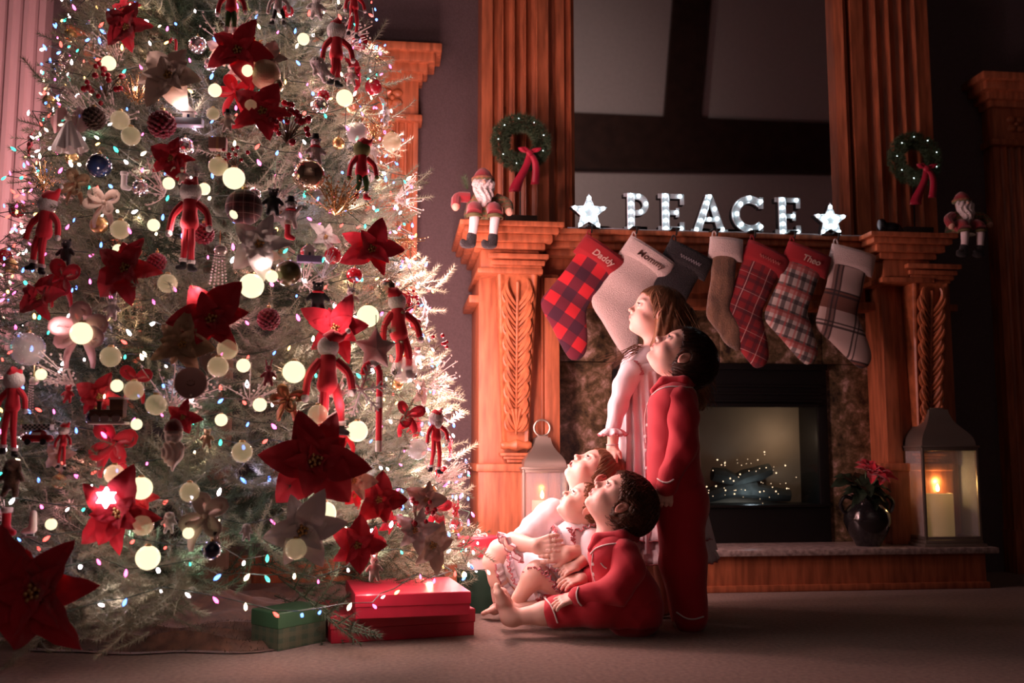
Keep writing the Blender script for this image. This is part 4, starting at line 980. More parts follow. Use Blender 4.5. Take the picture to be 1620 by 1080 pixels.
def elf(t, s, bodym=None, legm=None, legs=((-.10, -.62, 0), (.06, -.66, 0)), hat=(.14, .34), arms=((-.2, -.12), (.22, -.06)), headm=None, boots=None, hatm=None, cuffs=True, beard_=False, headr=.125):
    """long-legged felt elf, s = full height; head near the top"""
    bodym = bodym or felt; legm = legm or bodym; headm = headm or plush; boots = boots or black_f; hatm = hatm or bodym
    hz = .33; B().ball((0, 0, hz*s), (headr*s, headr*.9*s, headr*s), 16, 12).build('head', headm, t)
    b = B(); hx, hh = hat
    b.tube([(0, 0, (hz+.05)*s), (hx*.35*s, 0, (hz+.10)*s), (hx*.8*s, 0, (hz+hh*.4)*s), (hx*s*1.1, 0, (hz+hh*.62)*s)], [headr*.82*s, headr*.75*s, headr*.35*s, .008*s], 12); b.build('hat', hatm, t)
    B().ball((hx*s*1.12, 0, (hz+hh*.64)*s), .028*s, 8, 6).build('hat_bobble', plush, t)
    sdfp(t, 'torso', [(cap((0, 0, .22*s), (0, .0, -.02*s), .055*s, .10*s), 1), (cap((0, 0, .2*s), (0, 0, .17*s), .08*s), .03*s)], bodym, s*.022)
    for (ax, az) in arms:
        B().tube(spline([(ax*.35*s, 0, .2*s), (ax*.85*s, -.03*s, (.2+az)*.5*s+.02*s), (ax*s, -.05*s, az*s)], 4), [.042*s]*4+[.036*s]*5, 8).build('arm', bodym, t)
        B().ball((ax*s*1.02, -.05*s, (az-.03)*s), .038*s, 8, 6).build('hand', headm, t)
    for (lx, lz, ly) in legs:
        B().tube(spline([(lx*.5*s, 0, -.02*s), (lx*.8*s+.01*s, (-.04+ly*.5)*s, lz*.5*s), (lx*s, ly*s, lz*s+.07*s)], 4), [.044*s]*5+[.036*s]*4, 9).build('leg', legm, t)
        if cuffs: B().lathe([(.04*s, 0), (.048*s, .008*s), (.048*s, .035*s), (.04*s, .045*s)], (lx*s, ly*s, (lz+.045)*s), 10).build('cuff', plush, t)
        sdfp(t, 'boot', [(cap((lx*s, ly*s, (lz+.045)*s), (lx*s, ly*s, lz*s), .036*s), 1), (cap((lx*s, ly*s, (lz-.005)*s), ((lx+.055*(1 if lx >= 0 else -1))*s, (ly-.03)*s, (lz-.02)*s), .036*s, .028*s), .015*s)], boots, s*.018)
    if beard_: B().ball((0, -.09*s, (hz-.09)*s), (.08*s, .04*s, .1*s), 10, 8).build('beard', plush, t)
def doll_face(t, s, hz):
    for sx in (-1, 1): B().ball((sx*.03*s, -.118*s, hz*s), .009*s, 6, 4).build('eye', black_f, t)
def snowflake(t, s):
    b = B()
    for k in range(6):
        a = k*pi/3+.2; d = V((cos(a), 0, sin(a))); n_ = V((-sin(a), 0, cos(a))); w_ = s*.05
        b.tube([(0, 0, 0), d*s], [w_, w_*.8], 6)
        for q, l in ((.35, .22), (.6, .26), (.82, .16)):
            for sd in (-1, 1): b.tube([d*s*q, d*s*(q+l*.8)+n_*(sd*s*l*.75)], [w_*.8, w_*.7], 6)
    b.ball((0, 0, 0), (s*.1, s*.05, s*.1), 10, 6); b.build('crystal_arms', mat('white_glitter', (.95, .90, .90), .4, bump=1, bscale=500), t)
def star_cushion(t, s, m):
    pts = star_pts(5, s, s*.52); v = []; n = len(pts)
    b = B(); rings = [(1, 0), (.97, .06), (.8, .13), (.5, .2), (.01, .24)]
    def fn(u, w_):
        k = int(round(w_*8)); sg = -1 if k < 4 else 1; sc2, th = rings[k if k <= 4 else 8-k]; 
        i = int(round(u*n*3)) % (n*3); a, c = pts[i//3], pts[(i//3+1) % n]; f_ = (i % 3)/3; x = a[0]+(c[0]-a[0])*f_; z = a[1]+(c[1]-a[1])*f_
        return (x*sc2, (-1 if k <= 4 else 1)*s*th, z*sc2)
    b.grid(fn, n*3, 8, closed=True); b.build('cushion', m, t); B().tube([(a, 0, c) for a, c in pts], s*.025, 5, closed=True).build('piping', m, t)
    B().tube([(0, 0, s), (.01*s, 0, s*1.3), (0, 0, s*1.55)], s*.02, 5).build('loop', bark, t)
def candy_cane(t, s, w_=.035):
    pts = [V((0, 0, -s*.5)), V((0, 0, s*.32))]; pts = [V((0, 0, -s*.5+s*.82*i/14)) for i in range(15)]
    r = s*.09; pts += [V((-r+r*cos(a*pi/7), 0, s*.32+r*1.4*sin(a*pi/7))) for a in range(1, 8)]
    n = len(pts); w2 = s*w_
    for i in range(0, n-1):
        B().tube([pts[i], pts[i+1]], w2, 10, cap=False).build('red_stripe' if (i//2) % 4 else 'white_stripe', velv2 if (i//2) % 4 else whitep, t)
def beads(t, s, n=5):
    b2 = B().ball((0, 0, 0), 1, 6, 5).me('bead')
    spr = sdfp(t, 'jewel_top', [(ell((0, 0, s*.38), (s*.14, s*.12, s*.12)), 1)], crystal, s*.05, lambda P: s*.012*np.sin(P[:, 0]*120/s*.1)*np.sin(P[:, 2]*12/s))
    for k in range(n):
        x = (k-(n-1)/2)*s*.075
        for i in range(11): link('bead', b2, crystal, t, loc=(x*(.6+.05*i), -.01, s*(.28-.075*i*(.8+.2*((k*7) % 3)/2))), scale=s*.022)
    B().tube([(0, 0, s*.45), (0, 0, s*.8)], s*.008, 4).build('hook', glit, t)
def ribbon(t, s, m, loops=4, seed=0, tails=2, wd=.30):
    rg = random.Random(seed); b = B()
    def strip(P, w0, w1, n=10):
        pts = bez(P, n); i0 = len(b.v); ax = V((rg.uniform(-.3, .3), 1, rg.uniform(-.3, .3))).normalized()
        for j, q in enumerate(pts):
            tn = (pts[min(j+1, n)]-pts[max(j-1, 0)]).normalized(); sd = (tn.cross(V((.2, -1, .1)))*.8+ax*.5).normalized(); ww = w0+(w1-w0)*sin(pi*j/n)
            for e in (-1, 0, 1): b.v.append(tuple(q+sd*(ww*e)+V((0, .02*s*(1-abs(e)), 0))))
        for j in range(n):
            for e in (0, 1): b.f.append((i0+3*j+e, i0+3*j+e+1, i0+3*j+e+4, i0+3*j+e+3))
    for k in range(loops):
        a = 2*pi*k/loops+rg.uniform(-.3, .3)+.4; d = V((cos(a), -.15, sin(a)*.8))*s; nn = V((-sin(a), -.6, cos(a)))*s*.45
        strip([(0, 0, 0), d*.5+nn, d*1.25+nn*.3, d*1.1-nn*.6, d*.4-nn*.5, (0, -.05*s, 0)], s*.08, s*wd, 12)
    for k in range(tails):
        x = (-.5 if k == 0 else .45)*s; strip([(0, 0, 0), (x*.4, -.1*s, -.5*s), (x*1.2, -.1*s, -.8*s), (x, 0, -1.4*s)], s*.1, s*wd*.75, 8)
    b.ball((0, -.08*s, 0), s*.13, 8, 6); o = b.build('loops', m, t); sd = o.modifiers.new('thick', 'SOLIDIFY'); sd.thickness = s*.012
def santa_face(t, s):
    it = [(ell((0, 0, s*.42), (s*.36, s*.2, s*.34)), 1), (cap((-s*.3, -s*.06, s*.62), (s*.3, -s*.06, s*.62), s*.1), s*.03), (ell((0, 0, -s*.25), (s*.46, s*.17, s*.55)), s*.06), (cap((0, 0, -s*.6), (0, -s*.02, -s*.95), s*.2, s*.05), s*.1),
          (ell((0, -s*.22, s*.3), (s*.07, s*.08, s*.09)), s*.03), (cap((-s*.24, -s*.15, s*.12), (0, -s*.23, s*.2), s*.03, s*.07), s*.02), (cap((s*.24, -s*.15, s*.12), (0, -s*.23, s*.2), s*.03, s*.07), s*.02), (ell((0, -s*.2, s*.04), (s*.07, s*.03, s*.025)), s*.01),
          (cap((-s*.22, -s*.17, s*.47), (-s*.07, -s*.2, s*.46), s*.035), s*.02), (cap((s*.22, -s*.17, s*.47), (s*.07, -s*.2, s*.46), s*.035), s*.02), (ell((-s*.14, -s*.23, s*.38), (s*.06, s*.05, s*.035)), -s*.02), (ell((s*.14, -s*.23, s*.38), (s*.06, s*.05, s*.035)), -s*.02), (ell((-s*.19, -s*.12, s*.25), s*.1), s*.04), (ell((s*.19, -s*.12, s*.25), s*.1), s*.04)]
    sdfp(t, 'carved_face', it, resin, s*.035, lambda P: np.where(P[:, 2] < s*.12, s*.03*np.sin(P[:, 0]/s*26+4*np.sin(P[:, 2]/s*5)), 0))
    B().lathe([(s*.34, s*.6), (s*.36, s*.75), (s*.26, s*.95), (s*.1, s*1.08), (0, s*1.1)], n=16).build('cap', mat('faded_red_resin', (.16, .02, .02), .6), t)
def toy_train(t, s):
    gb = mat('gingerbread', (.16, .075, .04), .8); ic = mat('icing', (.6, .45, .42), .6)
    B().box((-s, -s*.3, -s*.55), (s*.95, s*.3, -s*.1), s*.08).build('boiler', gb, t); B().box((s*.15, -s*.34, -s*.15), (s*.95, s*.34, s*.5), s*.08).build('cab', gb, t)
    B().lathe([(s*.14, 0), (s*.12, s*.4), (s*.2, s*.5), (0, s*.5)], (-s*.55, 0, -s*.12), 12).build('chimney', gb, t)
    for x in (-.65, -.1, .55): B().lathe([(0, -s*.08), (s*.25, -s*.08), (s*.25, 0), (0, 0)], (x*s, -s*.3, -s*.6), 14, (0, -1, 0)).build('wheel', ic, t)
    B().box((-s*1.05, -s*.4, -s*.95), (s*1.1, s*.4, -s*.78), s*.05).build('icing_base', ic, t); B().box((s*.08, -s*.38, s*.48), (s*1.02, s*.38, s*.6), s*.05).build('roof', ic, t)
def plate(t, s, m):
    B().lathe([(0, -.04*s), (s*.82, -.04*s), (s*.95, -.12*s), (s, -.08*s), (s*.97, .05*s), (0, .06*s)], n=30, ax=(0, 1, 0)).build('dish', m, t)
    c = B()
    for k, (x, z, r) in enumerate(((-.2, .1, .05), (-.07, .16, .05), (.08, .17, .05), (.22, .1, .05))): c.ball((x*s, -s*.02, z*s), (r*s, .03*s, r*s), 8, 6)
    c.tube(bez([(-.25*s, -s*.03, -.03*s), (-.1*s, -s*.04, -.2*s), (.15*s, -s*.04, -.2*s), (.25*s, -s*.03, .0)], 8), s*.03, 6); c.build('pressed_mark', mat('dark_clay', (.12, .06, .05), .8), t)
def toy_car(t, s):
    r_ = mat('toy_red', (.35, .012, .015), .25, coat=.6)
    sdfp(t, 'body', [(cap((-s*.75, 0, -s*.2), (s*.8, 0, -s*.22), s*.26, s*.24), 1), (ell((.05*s, 0, s*.1), (s*.5, s*.26, s*.24)), s*.12)], r_, s*.06)
    for x in (-.5, .5): B().lathe([(0, -.05*s), (s*.2, -.05*s), (s*.2, .05*s), (0, .05*s)], (x*s, -s*.24, -s*.42), 12, (0, 1, 0)).build('wheel', black_f, t)
    ck = B()
    for i in range(12):
        for j in range(3):
            if (i+j) % 2: ck.box((-s*.9+i*s*.15, -s*.28, s*.32+j*s*.11), (-s*.9+(i+1)*s*.15, s*.2, s*.32+(j+1)*s*.11))
    B().box((-s*.9, -s*.27, s*.32), (s*.9, s*.19, s*.65)).build('banner', whitep, t); ck.build('banner_checks', black_f, t, smooth=False)
    B().box((-.3*s, -s*.27, s*.0), (.3*s, -s*.2, s*.16), s*.03).build('windscreen', whitep, t)
def mini_stocking(t, s, m, cm):
    sdfp(t, 'sock', [(cap((0, 0, s*.6), (0, 0, -s*.3), s*.25, s*.24), 1), (cap((0, 0, -s*.45), (s*.45, -.02*s, -s*.6), s*.25, s*.2), s*.12)], m, s*.09)
    B().lathe([(s*.26, 0), (s*.32, .05*s), (s*.32, s*.28), (s*.26, s*.32)], (0, 0, s*.5), 14).build('cuff', cm, t)
def skate(t, s):
    sdfp(t, 'boot', [(cap((0, 0, s*.7), (0, 0, -s*.1), s*.2, s*.22), 1), (cap((0, 0, -s*.2), (-s*.5, 0, -s*.3), s*.22, s*.17), s*.1)], whitep, s*.08)
    B().box((-s*.75, -.02*s, -s*.66), (s*.3, .02*s, -s*.56)).build('blade', silver, t)
    for x in (-.45, .05): B().box((x*s, -.03*s, -s*.6), (x*s+.06*s, .03*s, -s*.4)).build('blade_post', silver, t)
def critter(t, s, m, ears='round', seed=0, armup=False, scarf=None, dark=False):
    it = [(ell((0, 0, -s*.3), (s*.36, s*.3, s*.45)), 1), (ell((0, -s*.05, s*.36), (s*.3, s*.28, s*.28)), s*.08), (ell((0, -s*.3, s*.30), (s*.12, s*.12, s*.1)), s*.05)]
    for sx in (-1, 1):
        it += [(cap((sx*s*.3, 0, 0), (sx*s*.55, -s*.1, s*.3 if (armup and sx > 0) else -s*.3), s*.12), s*.06), (cap((sx*s*.2, -s*.05, -s*.6), (sx*s*.28, -s*.15, -s*.95), s*.15, s*.13), s*.06)]
        if ears == 'round': it.append((ell((sx*s*.24, 0, s*.62), (s*.11, s*.06, s*.11)), s*.03))
        elif ears == 'long': it.append((cap((sx*s*.14, 0, s*.6), (sx*s*.25, 0, s*1.1), s*.07, s*.06), s*.03))
        elif ears == 'flop': it.append((cap((sx*s*.26, 0, s*.5), (sx*s*.36, -.05*s, s*.15), s*.09), s*.03))
    sdfp(t, 'body', it, m, s*.065)
    for sx in (-1, 1): B().ball((sx*s*.11, -s*.32, s*.42), s*.035, 6, 5).build('eye', black_f if not dark else whitep, t)
    B().ball((0, -s*.42, s*.32), s*.045, 6, 5).build('nose', black_f, t)
    if scarf: B().tube([(s*.27*cos(a), s*.25*sin(a)-.02*s, s*.1) for a in [k*pi/6 for k in range(12)]], s*.07, 6, closed=True).build('scarf', scarf, t)
    if ears == 'none': B().lathe([(s*.36, 0), (s*.36, .04*s), (s*.22, .05*s), (s*.2, s*.36), (0, s*.37)], (0, 0, s*.56), 14).build('top_hat', black_f, t)
def house(t, s, m):
    B().box((-s, -s*.4, -s*.7), (s, s*.4, -s*.15), s*.05).build('base_block', m, t); B().box((-s*.45, -s*.3, -s*.15), (s*.35, s*.3, s*.35), s*.04).build('house_wall', whitep, t)
    B().prism([(-s*.6, s*.33), (s*.5, s*.33), (-s*.05, s*.85)], -s*.38, s*.38, 'y').build('roof', whitep, t, smooth=False); B().box((-s*.12, -s*.32, -.15*s), (s*.06, -s*.29, s*.12)).build('door', navy, t)
def angel(t, s, m, m2):
    def fn(u, v):
        a = 2*pi*u; r = s*(.1+.62*v**.8)*(1+.12*sin(a*9)*v); return (r*cos(a)+.12*s*v, r*sin(a)*.6, s*(.35-1.2*v)+.05*s*sin(a*9)*v)
    B().grid(fn, 54, 8, closed=True).build('tulle_skirt', m, t)
    ribbon2 = B()
    for sx in (-1, 1):
        def w_(u, v): a = (u-.5)*2; return (sx*s*(.1+.75*v), s*(.05+.1*sin(v*9)), s*(.42+.5*a*sin(pi*min(1, v*.9+.08))**.6)+.1*s*sin(v*7))
        ribbon2.grid(w_, 6, 8)
    o = ribbon2.build('wings', m2, t); B().ball((0, -.06*s, s*.45), s*.14, 12, 8).build('head', resin, t)
def gift(t, s, m, m2):
    B().box((-s, -s*.6, -s*.7), (s, s*.6, s*.7), s*.05).build('box', m, t); B().box((-s*.15, -s*.63, -s*.72), (s*.15, s*.63, s*.72)).build('band', m2, t)
# ============================================================ every ornament in its place
seedc = [0]
def H(kind, px, py, size, label, cat, fn, *a, out=.03, name=None, turn=.45, roll=0, pitch=0, group=None, **kw):
    t, s = hang(name or kind, px, py, size, label, cat, out, group, turn, roll, pitch); fn(t, s, *a, **kw); return t
GF = 'fabric flowers on the tree'
def fl(px, py, sz, m, lab, n=6, n2=5, out=.05, green=False, pitch=0, roll=0):
    seedc[0] += 1; return H('poinsettia', px, py, sz, lab, 'flower', poin, m, n, n2, seedc[0], None, green, out=out, group=GF, pitch=pitch, roll=roll)
fl(497, 728, 88, velv, 'largest dark red velvet flower low on the right half of the tree', 6, 5, .06)
fl(335, 505, 72, velv, 'dark red velvet flower in the middle of the tree with curled petals', 6, 5)
fl(188, 812, 74, velv2, 'red velvet flower low on the left above the fur skirt', 5, 5)
fl(200, 425, 62, velv, 'deep red velvet flower left of the tree middle, half in shadow', 5, 4)
fl(586, 395, 54, velv2, 'bright red felt flower on the right edge, level with the stockings', 5, 4)
fl(528, 520, 58, velv2, 'bright red flower behind the head of the long-legged elf', 5, 5)
fl(376, 82, 58, velv2, 'scarlet flower near the top of the tree under a dangling elf', 5, 4)
fl(415, 178, 56, velv2, 'scarlet flower behind the berry cluster in the upper tree', 5, 4)
fl(272, 252, 44, velv2, 'small scarlet flower above the hatted pale elf', 5, 4)
fl(202, 45, 46, velv, 'dark red flower at the upper left of the tree', 5, 4)
fl(598, 790, 44, velv, 'dark red flower right of the largest low flower', 5, 5)
fl(564, 862, 48, velv2, 'scarlet flower just above the stacked red boxes', 5, 4)
fl(290, 660, 32, velv2, 'scarlet flower between clay dish and carved bearded face', 5, 3)
fl(160, 628, 42, velv2, 'scarlet flower behind the gingerbread train', 5, 3, .01)
fl(65, 470, 40, velv, 'shadowed red flower at the far left edge', 5, 4)
fl(225, 880-95, 30, velv, 'small dark red flower right of the lower left flower', 5, 3, .02)
fl(672, 790, 34, wfelt, 'pale peach flower near the lower right edge of the tree', 5, 4)
fl(268, 122, 60, silk, 'cream silk flower in the upper left of the tree', 6, 5)
fl(410, 388, 56, whitep, 'cream white flower right of the hanging bead tassel', 5, 4)
fl(478, 838, 68, whitep, 'large white flower low down above the green box', 6, 5)
fl(290, 545, 52, goldf, 'gold cloth flower left of the central red flower', 5, 5)
fl(682, 862, 46, silk, 'glowing cream flower at the lower right beside the striped box', 5, 4)
fl(655, 838, 40, whitep, 'white flower at lower right beside the berries', 5, 3)
fl(425, 95, 36, silk, 'cream tufted flower under the top plush figures', 5, 4)
fl(560, 760, 36, silk, 'small cream curled flower right of the largest red flower', 5, 3)
fl(60, 935, 108, velv, 'very large dark red velvet flower at the bottom left corner', 6, 5, .14)
# balls
BG = 'round ball ornaments'
def bl(px, py, r, m, lab, g=None): return H('ball_ornament', px, py, r, lab, 'bauble', ball, m, g, out=.05, group=BG)
bl(386, 328, 30, plaidb, 'brown tartan ball ornament in the middle of the tree')
bl(157, 262, 20, navy, 'glossy navy ball on the upper left of the tree')
bl(488, 278, 27, mercury, 'shiny pale gold glass ball right of the tree middle')
bl(44, 552, 27, glassc, 'clear ball speckled with glitter at the far left', crystal)
bl(456, 432, 22, olive, 'olive brown glass ball above the long-legged elf')
bl(420, 118, 25, goldf, 'tan cloth ball near the top of the tree')
bl(660, 710, 17, glassc, 'small clear ball on the right edge beside the candy cane', crystal)
bl(565, 210, 18, glassc, 'clear ball high on the right edge of the tree')
bl(436, 135, 13, mercury, 'small gold ball under the tan cloth ball')
bl(150, 660, 14, navy, 'dim blue ball behind the gingerbread train')
bl(335, 870, 15, navy, 'dull navy ball low in the middle near the white flower')
bl(612, 455, 15, mercury, 'small silvery ball under the right red flower')
bl(640, 585, 22, glassc, 'clear ball in the hot white glow at the right edge')
H('pine_cone', 256, 197, 25, 'glittery dark red pine cone ball in the upper left', 'pine cone', pinecone, conem, out=.05)
H('pine_cone', 148, 188, 21, 'dark brown pine cone beside the white angel', 'pine cone', pinecone, coned, out=.05)
H('pine_cone', 322, 370, 19, 'dark red pine cone just left of the tartan ball', 'pine cone', pinecone, conem, out=.0)
H('pine_cone', 425, 505, 20, 'dark red pine cone right of the central red flower', 'pine cone', pinecone, conem, out=.0)
H('pine_cone', 248, 415, 17, 'dark red pine cone right of the shadowed left flower', 'pine cone', pinecone, conem, out=.0)
# elves
EG = 'long-legged felt elves'
def el(px, py, h, lab, roll=0, **kw): return H('elf_doll', px, py, h, lab, 'elf', elf, out=.07, group=EG, roll=roll, **kw)
el(518, 605, 175, 'largest red felt elf with long dangling legs and black boots', headr=.10, hat=(.16, .24), legs=((-.05, -.48, 0), (.13, -.44, 0)))
el(300, 350, 150, 'red elf with pale round head left of the tartan ball', headr=.12, hat=(.05, .3), legs=((-.05, -.50, 0), (.03, -.52, 0)))
el(70, 365, 135, 'red elf with pointed red hat at the far left edge', 4, headr=.12, hat=(.14, .34), legs=((-.1, -.45, 0), (.02, -.50, 0)))
el(631, 525, 150, 'red elf with tilted red hat on the right edge of the tree', -4, headr=.10, hat=(-.12, .30), legs=((-.03, -.42, 0), (.09, -.46, 0)))
el(532, 85, 120, 'red elf with a white bobble head near the top right', headr=.14, hat=(.1, .2), legs=((-.06, -.42, 0), (.02, -.44, 0)), headm=plush)
el(572, 270, 110, 'green-legged elf in a short red fur-trimmed coat', headr=.13, headm=mat('moss_felt', (.18, .2, .07), .9), hatm=felt, legm=green_f, boots=felt, legs=((-.07, -.4, 0), (.07, -.4, 0)), hat=(.15, .3))
el(366, 12, 105, 'green-legged elf hanging at the very top of the frame', headr=.12, legm=green_f, boots=plush, legs=((-.06, -.42, 0), (.06, -.42, 0)))
el(690, 690, 85, 'small red and white elf far out on the lower right edge', headr=.15, hat=(.1, .3), beard_=True)
el(20, 640, 120, 'dark red elf half out of the frame at the far left', headr=.14, hat=(.1, .25))
el(100, 700, 1+60, 'tiny red elf next to the toy car', headr=.15)
el(560, 10, 80, 'red-capped plush elf at the very top right of the tree', headr=.2, hat=(.2, .2), headm=plush)
el(440, 12, 80, 'dark-legged white elf at the top of the frame', headr=.16, bodym=plush, legm=black_f, hatm=plush, legs=((-.1, -.35, 0), (.12, -.33, 0)))
# plush and small figures
PG = 'small animal and snowman figures'
def cr(px, py, s, m, lab, cat='plush toy', **kw):
    out = kw.pop('out', .05); roll = kw.pop('roll', 0); return H('plush_toy', px, py, s, lab, cat, critter, m, out=out, roll=roll, group=PG, **kw)
cr(499, 235, 27, plush, 'white snowman with a dark hat above the gold glass ball', 'snowman', ears='none', scarf=felt)
cr(432, 315, 27, black_f, 'black bear ornament right of the tartan ball', ears='round', dark=True)
cr(460, 335, 28, plush, 'white-armed plush with red feet beside the black bear', ears='none', armup=True, scarf=felt)
cr(503, 465, 30, black_f, 'black and red plush climber above the elf', ears='round', dark=True, scarf=felt)
cr(555, 470, 24, plush, 'fluffy white gnome beard above the globe light', ears='long', out=.04)
cr(505, 105, 28, plush, 'white fleecy lamb lying sideways near the top', ears='flop', roll=-35)
cr(555, 118, 20, plush, 'white fuzzy plush on the upper right edge', ears='round')
cr(500, 8, 26, plush, 'white plush polar bear at the top of the frame', ears='round')
cr(360, 190, 20, resin, 'pale snowman by the red berries in the upper tree', 'snowman', ears='none')
cr(20, 748, 36, brownp, 'dark owl-like plush with a white tuft at the far left', ears='flop')
cr(105, 395, 26, black_f, 'dark shadowed bear plush near the left elf', ears='round', dark=True, out=.01)
cr(178, 485, 22, plush, 'white rabbit with upright ears left of the central flower', ears='long')
cr(592, 895, 22, resin, 'small tan reindeer standing above the red boxes', ears='long')
cr(268, 822, 20, plush, 'small white terrier with a heart tag low on the tree', 'dog figure', ears='flop')
cr(390, 838, 16, whitep, 'tiny spotted white puppy left of the white flower', 'dog figure', ears='flop')
cr(328, 690, 18, goldf, 'tiny tan kitten right of the carved bearded face', ears='round')
cr(108, 620, 17, velv, 'little red and pink hanging mouse above the toy car', ears='round')
cr(340, 855, 15, resin, 'small pale long-armed doll above the fur skirt', ears='none')
cr(590, 240, 20, plush, 'white owl plush on the right edge behind the green-legged elf', ears='round', out=-.02)
cr(660, 560, 18, plush, 'little frosted plush on the right edge by the elf boots', ears='round')
cr(425, 590, 20, conem, 'small brown reindeer with red saddle near the bright globe', ears='long')
# others
H('angel_ornament', 108, 205, 42, 'white tulle angel sticking out on the upper left edge', 'angel', angel, whitep, pinkf, out=.08)
H('glass_figure', 290, 275, 18, 'clear glass angel figurine above the pale-headed elf', 'figurine', critter, crystal, ears='long', out=.06)
H('berry_cluster', 455, 205, 46, 'cluster of glossy dark red berries right of the scarlet flower', 'berries', berries, 26, None, 1, out=.06, group='berry sprays')
H('berry_cluster', 165, 135, 40, 'spray of red berries at the upper left edge', 'berries', berries, 18, None, 2, out=.05, group='berry sprays')
H('berry_cluster', 660, 815, 38, 'row of red berries at the lower right edge', 'berries', berries, 16, None, 3, out=.05, group='berry sprays')
H('berry_cluster', 372, 255, 30, 'small pinkish berry spray in the upper middle', 'berries', berries, 14, None, 4, out=.03, group='berry sprays')
H('berry_cluster', 690, 548, 26, 'red berry twig poking out over the dark wall', 'berries', berries, 6, None, 5, out=.03, group='berry sprays', spread=.5, dirn=(1.2, 0, .5))
H('berry_cluster', 655, 480, 22, 'few red berries on the right edge below the elf hat', 'berries', berries, 8, None, 6, out=.0, group='berry sprays')
H('glitter_spray', 530, 340, 62, 'gold glitter twig spray right of the black bear', 'glitter spray', spray, glit, 34, 1, out=.04, group='glitter twig sprays')
H('glitter_spray', 410, 110, 46, 'gold glitter spray near the top middle', 'glitter spray', spray, glit, 24, 2, out=.0, group='glitter twig sprays')
H('glitter_spray', 215, 165, 48, 'coppery glitter spray beside the dark red pine cone', 'glitter spray', spray, glit, 24, 3, out=.0, group='glitter twig sprays')
H('glitter_spray', 625, 378, 52, 'thin gold glitter twig reaching out over the oak casing', 'glitter spray', spray, glit, 8, 4, .02, (1.4, 0, -.1), out=.03, group='glitter twig sprays')
H('glitter_spray', 70, 300, 44, 'dim glitter spray on the left edge above the elf', 'glitter spray', spray, glit, 22, 5, out=.0, group='glitter twig sprays')
H('glitter_spray', 590, 225, 40, 'gold glitter spray on the right edge high up', 'glitter spray', spray, glit, 22, 6, out=.0, group='glitter twig sprays')
H('glitter_spray', 690, 760, 55, 'frosted silver twig spray poking right above the striped box', 'glitter spray', spray, mat('frost_twig', (.7, .58, .52), .5), 26, 7, .03, (1.0, 0, .35), out=.0, group='glitter twig sprays')
H('glitter_spray', 510, 440, 46, 'silver wire starburst above the scarlet flower', 'glitter spray', spray, silver, 18, 8, .018, out=.03, group='glitter twig sprays')
H('snowflake', 571, 617, 44, 'white glitter snowflake left of the candy cane', 'snowflake', snowflake, out=.08)
H('star_cushion', 594, 552, 36, 'grey satin star cushion above the candy cane', 'star ornament', star_cushion, mat('grey_satin', (.42, .32, .30), .4, sheen=.3), out=.08)
H('candy_cane', 600, 640, 150, 'tall red glitter candy cane on the right half of the tree', 'candy cane', candy_cane, out=.09)
H('candy_cane', 278, 85, 60, 'small striped candy cane above the cream silk flower', 'candy cane', candy_cane, out=.06)
H('bead_tassel', 347, 425, 80, 'hanging tassel of clear beads with a pink jewel top', 'bead tassel', beads, out=.07)
H('bead_tassel', 52, 625, 60, 'hanging glass bead string at the far left', 'bead tassel', beads, 3, out=.05)
H('carved_face_ornament', 274, 705, 40, 'carved pale bearded face with a dark red cap', 'santa face', santa_face, out=.08, turn=.3)
H('gingerbread_train', 172, 645, 28, 'gingerbread train ornament iced in white', 'train ornament', toy_train, out=.08)
H('clay_dish', 302, 606, 26, 'round pale clay dish with a pressed pattern and pink ribbon', 'dish ornament', plate, claym, out=.08)
H('toy_car', 60, 688, 26, 'red toy car under a black and white checked banner', 'toy car', toy_car, out=.07)
H('mini_stocking', 10, 825, 28, 'small dark red stocking ornament at the far left', 'mini stocking', mini_stocking, velv, plush, out=.07)
H('ice_skate', 52, 832, 28, 'small white ice skate ornament on a red ribbon', 'ice skate', skate, out=.06)
H('little_house', 490, 402, 20, 'white snowy house on a lilac block right of the cream flower', 'house ornament', house, mat('lilac_block', (.40, .34, .60), .5), out=.06)
H('white_plush_tube', 196, 287, 20, 'white corduroy mitten ornament near the navy ball', 'mitten', mini_stocking, whitep, whitep, out=.05, name='mitten')
RG = 'ribbon bows on the tree'
H('ribbon_bow', 130, 520, 46, 'pink chiffon bow on the left of the tree', 'bow', ribbon, pinkf, 5, 1, out=.04, group=RG)
H('ribbon_bow', 325, 815, 40, 'pale chenille bow low in the middle', 'bow', ribbon, wfelt, 4, 2, out=.04, group=RG)
H('ribbon_bow', 455, 630, 26, 'copper foil bow left of the long-legged elf', 'bow', ribbon, mat('copper_foil', (.6, .25, .14), .3, metal=.6), 4, 3, out=.03, group=RG)
H('ribbon_bow', 120, 290, 26, 'orange-tinted gauze bow near the left elf', 'bow', ribbon, goldf, 4, 4, out=.03, group=RG)
H('ribbon_bow', 165, 320, 30, 'tan satin bow below the navy ball', 'bow', ribbon, silk, 4, 5, out=.03, group=RG)
H('ribbon_bow', 550, 690, 20, 'thin red ribbon loop right of the elf legs', 'bow', ribbon, velv2, 2, 6, out=.03, group=RG)
H('ribbon_bow', 645, 655, 26, 'red and white ribbon bow in the bright right edge', 'bow', ribbon, velv2, 3, 7, out=.03, group=RG)
H('ribbon_bow', 180, 700, 40, 'dark red ribbon bow between train and carved face', 'bow', ribbon, velv, 4, 8, out=.0, group=RG)
H('ribbon_bow', 690, 805, 24, 'coral ribbon loops near the lower right edge', 'bow', ribbon, velv2, 3, 9, out=.02, group=RG)
H('ribbon_bow', 100, 440, 34, 'dark red ribbon bow at the left under the elf boots', 'bow', ribbon, velv, 4, 10, out=.02, group=RG)
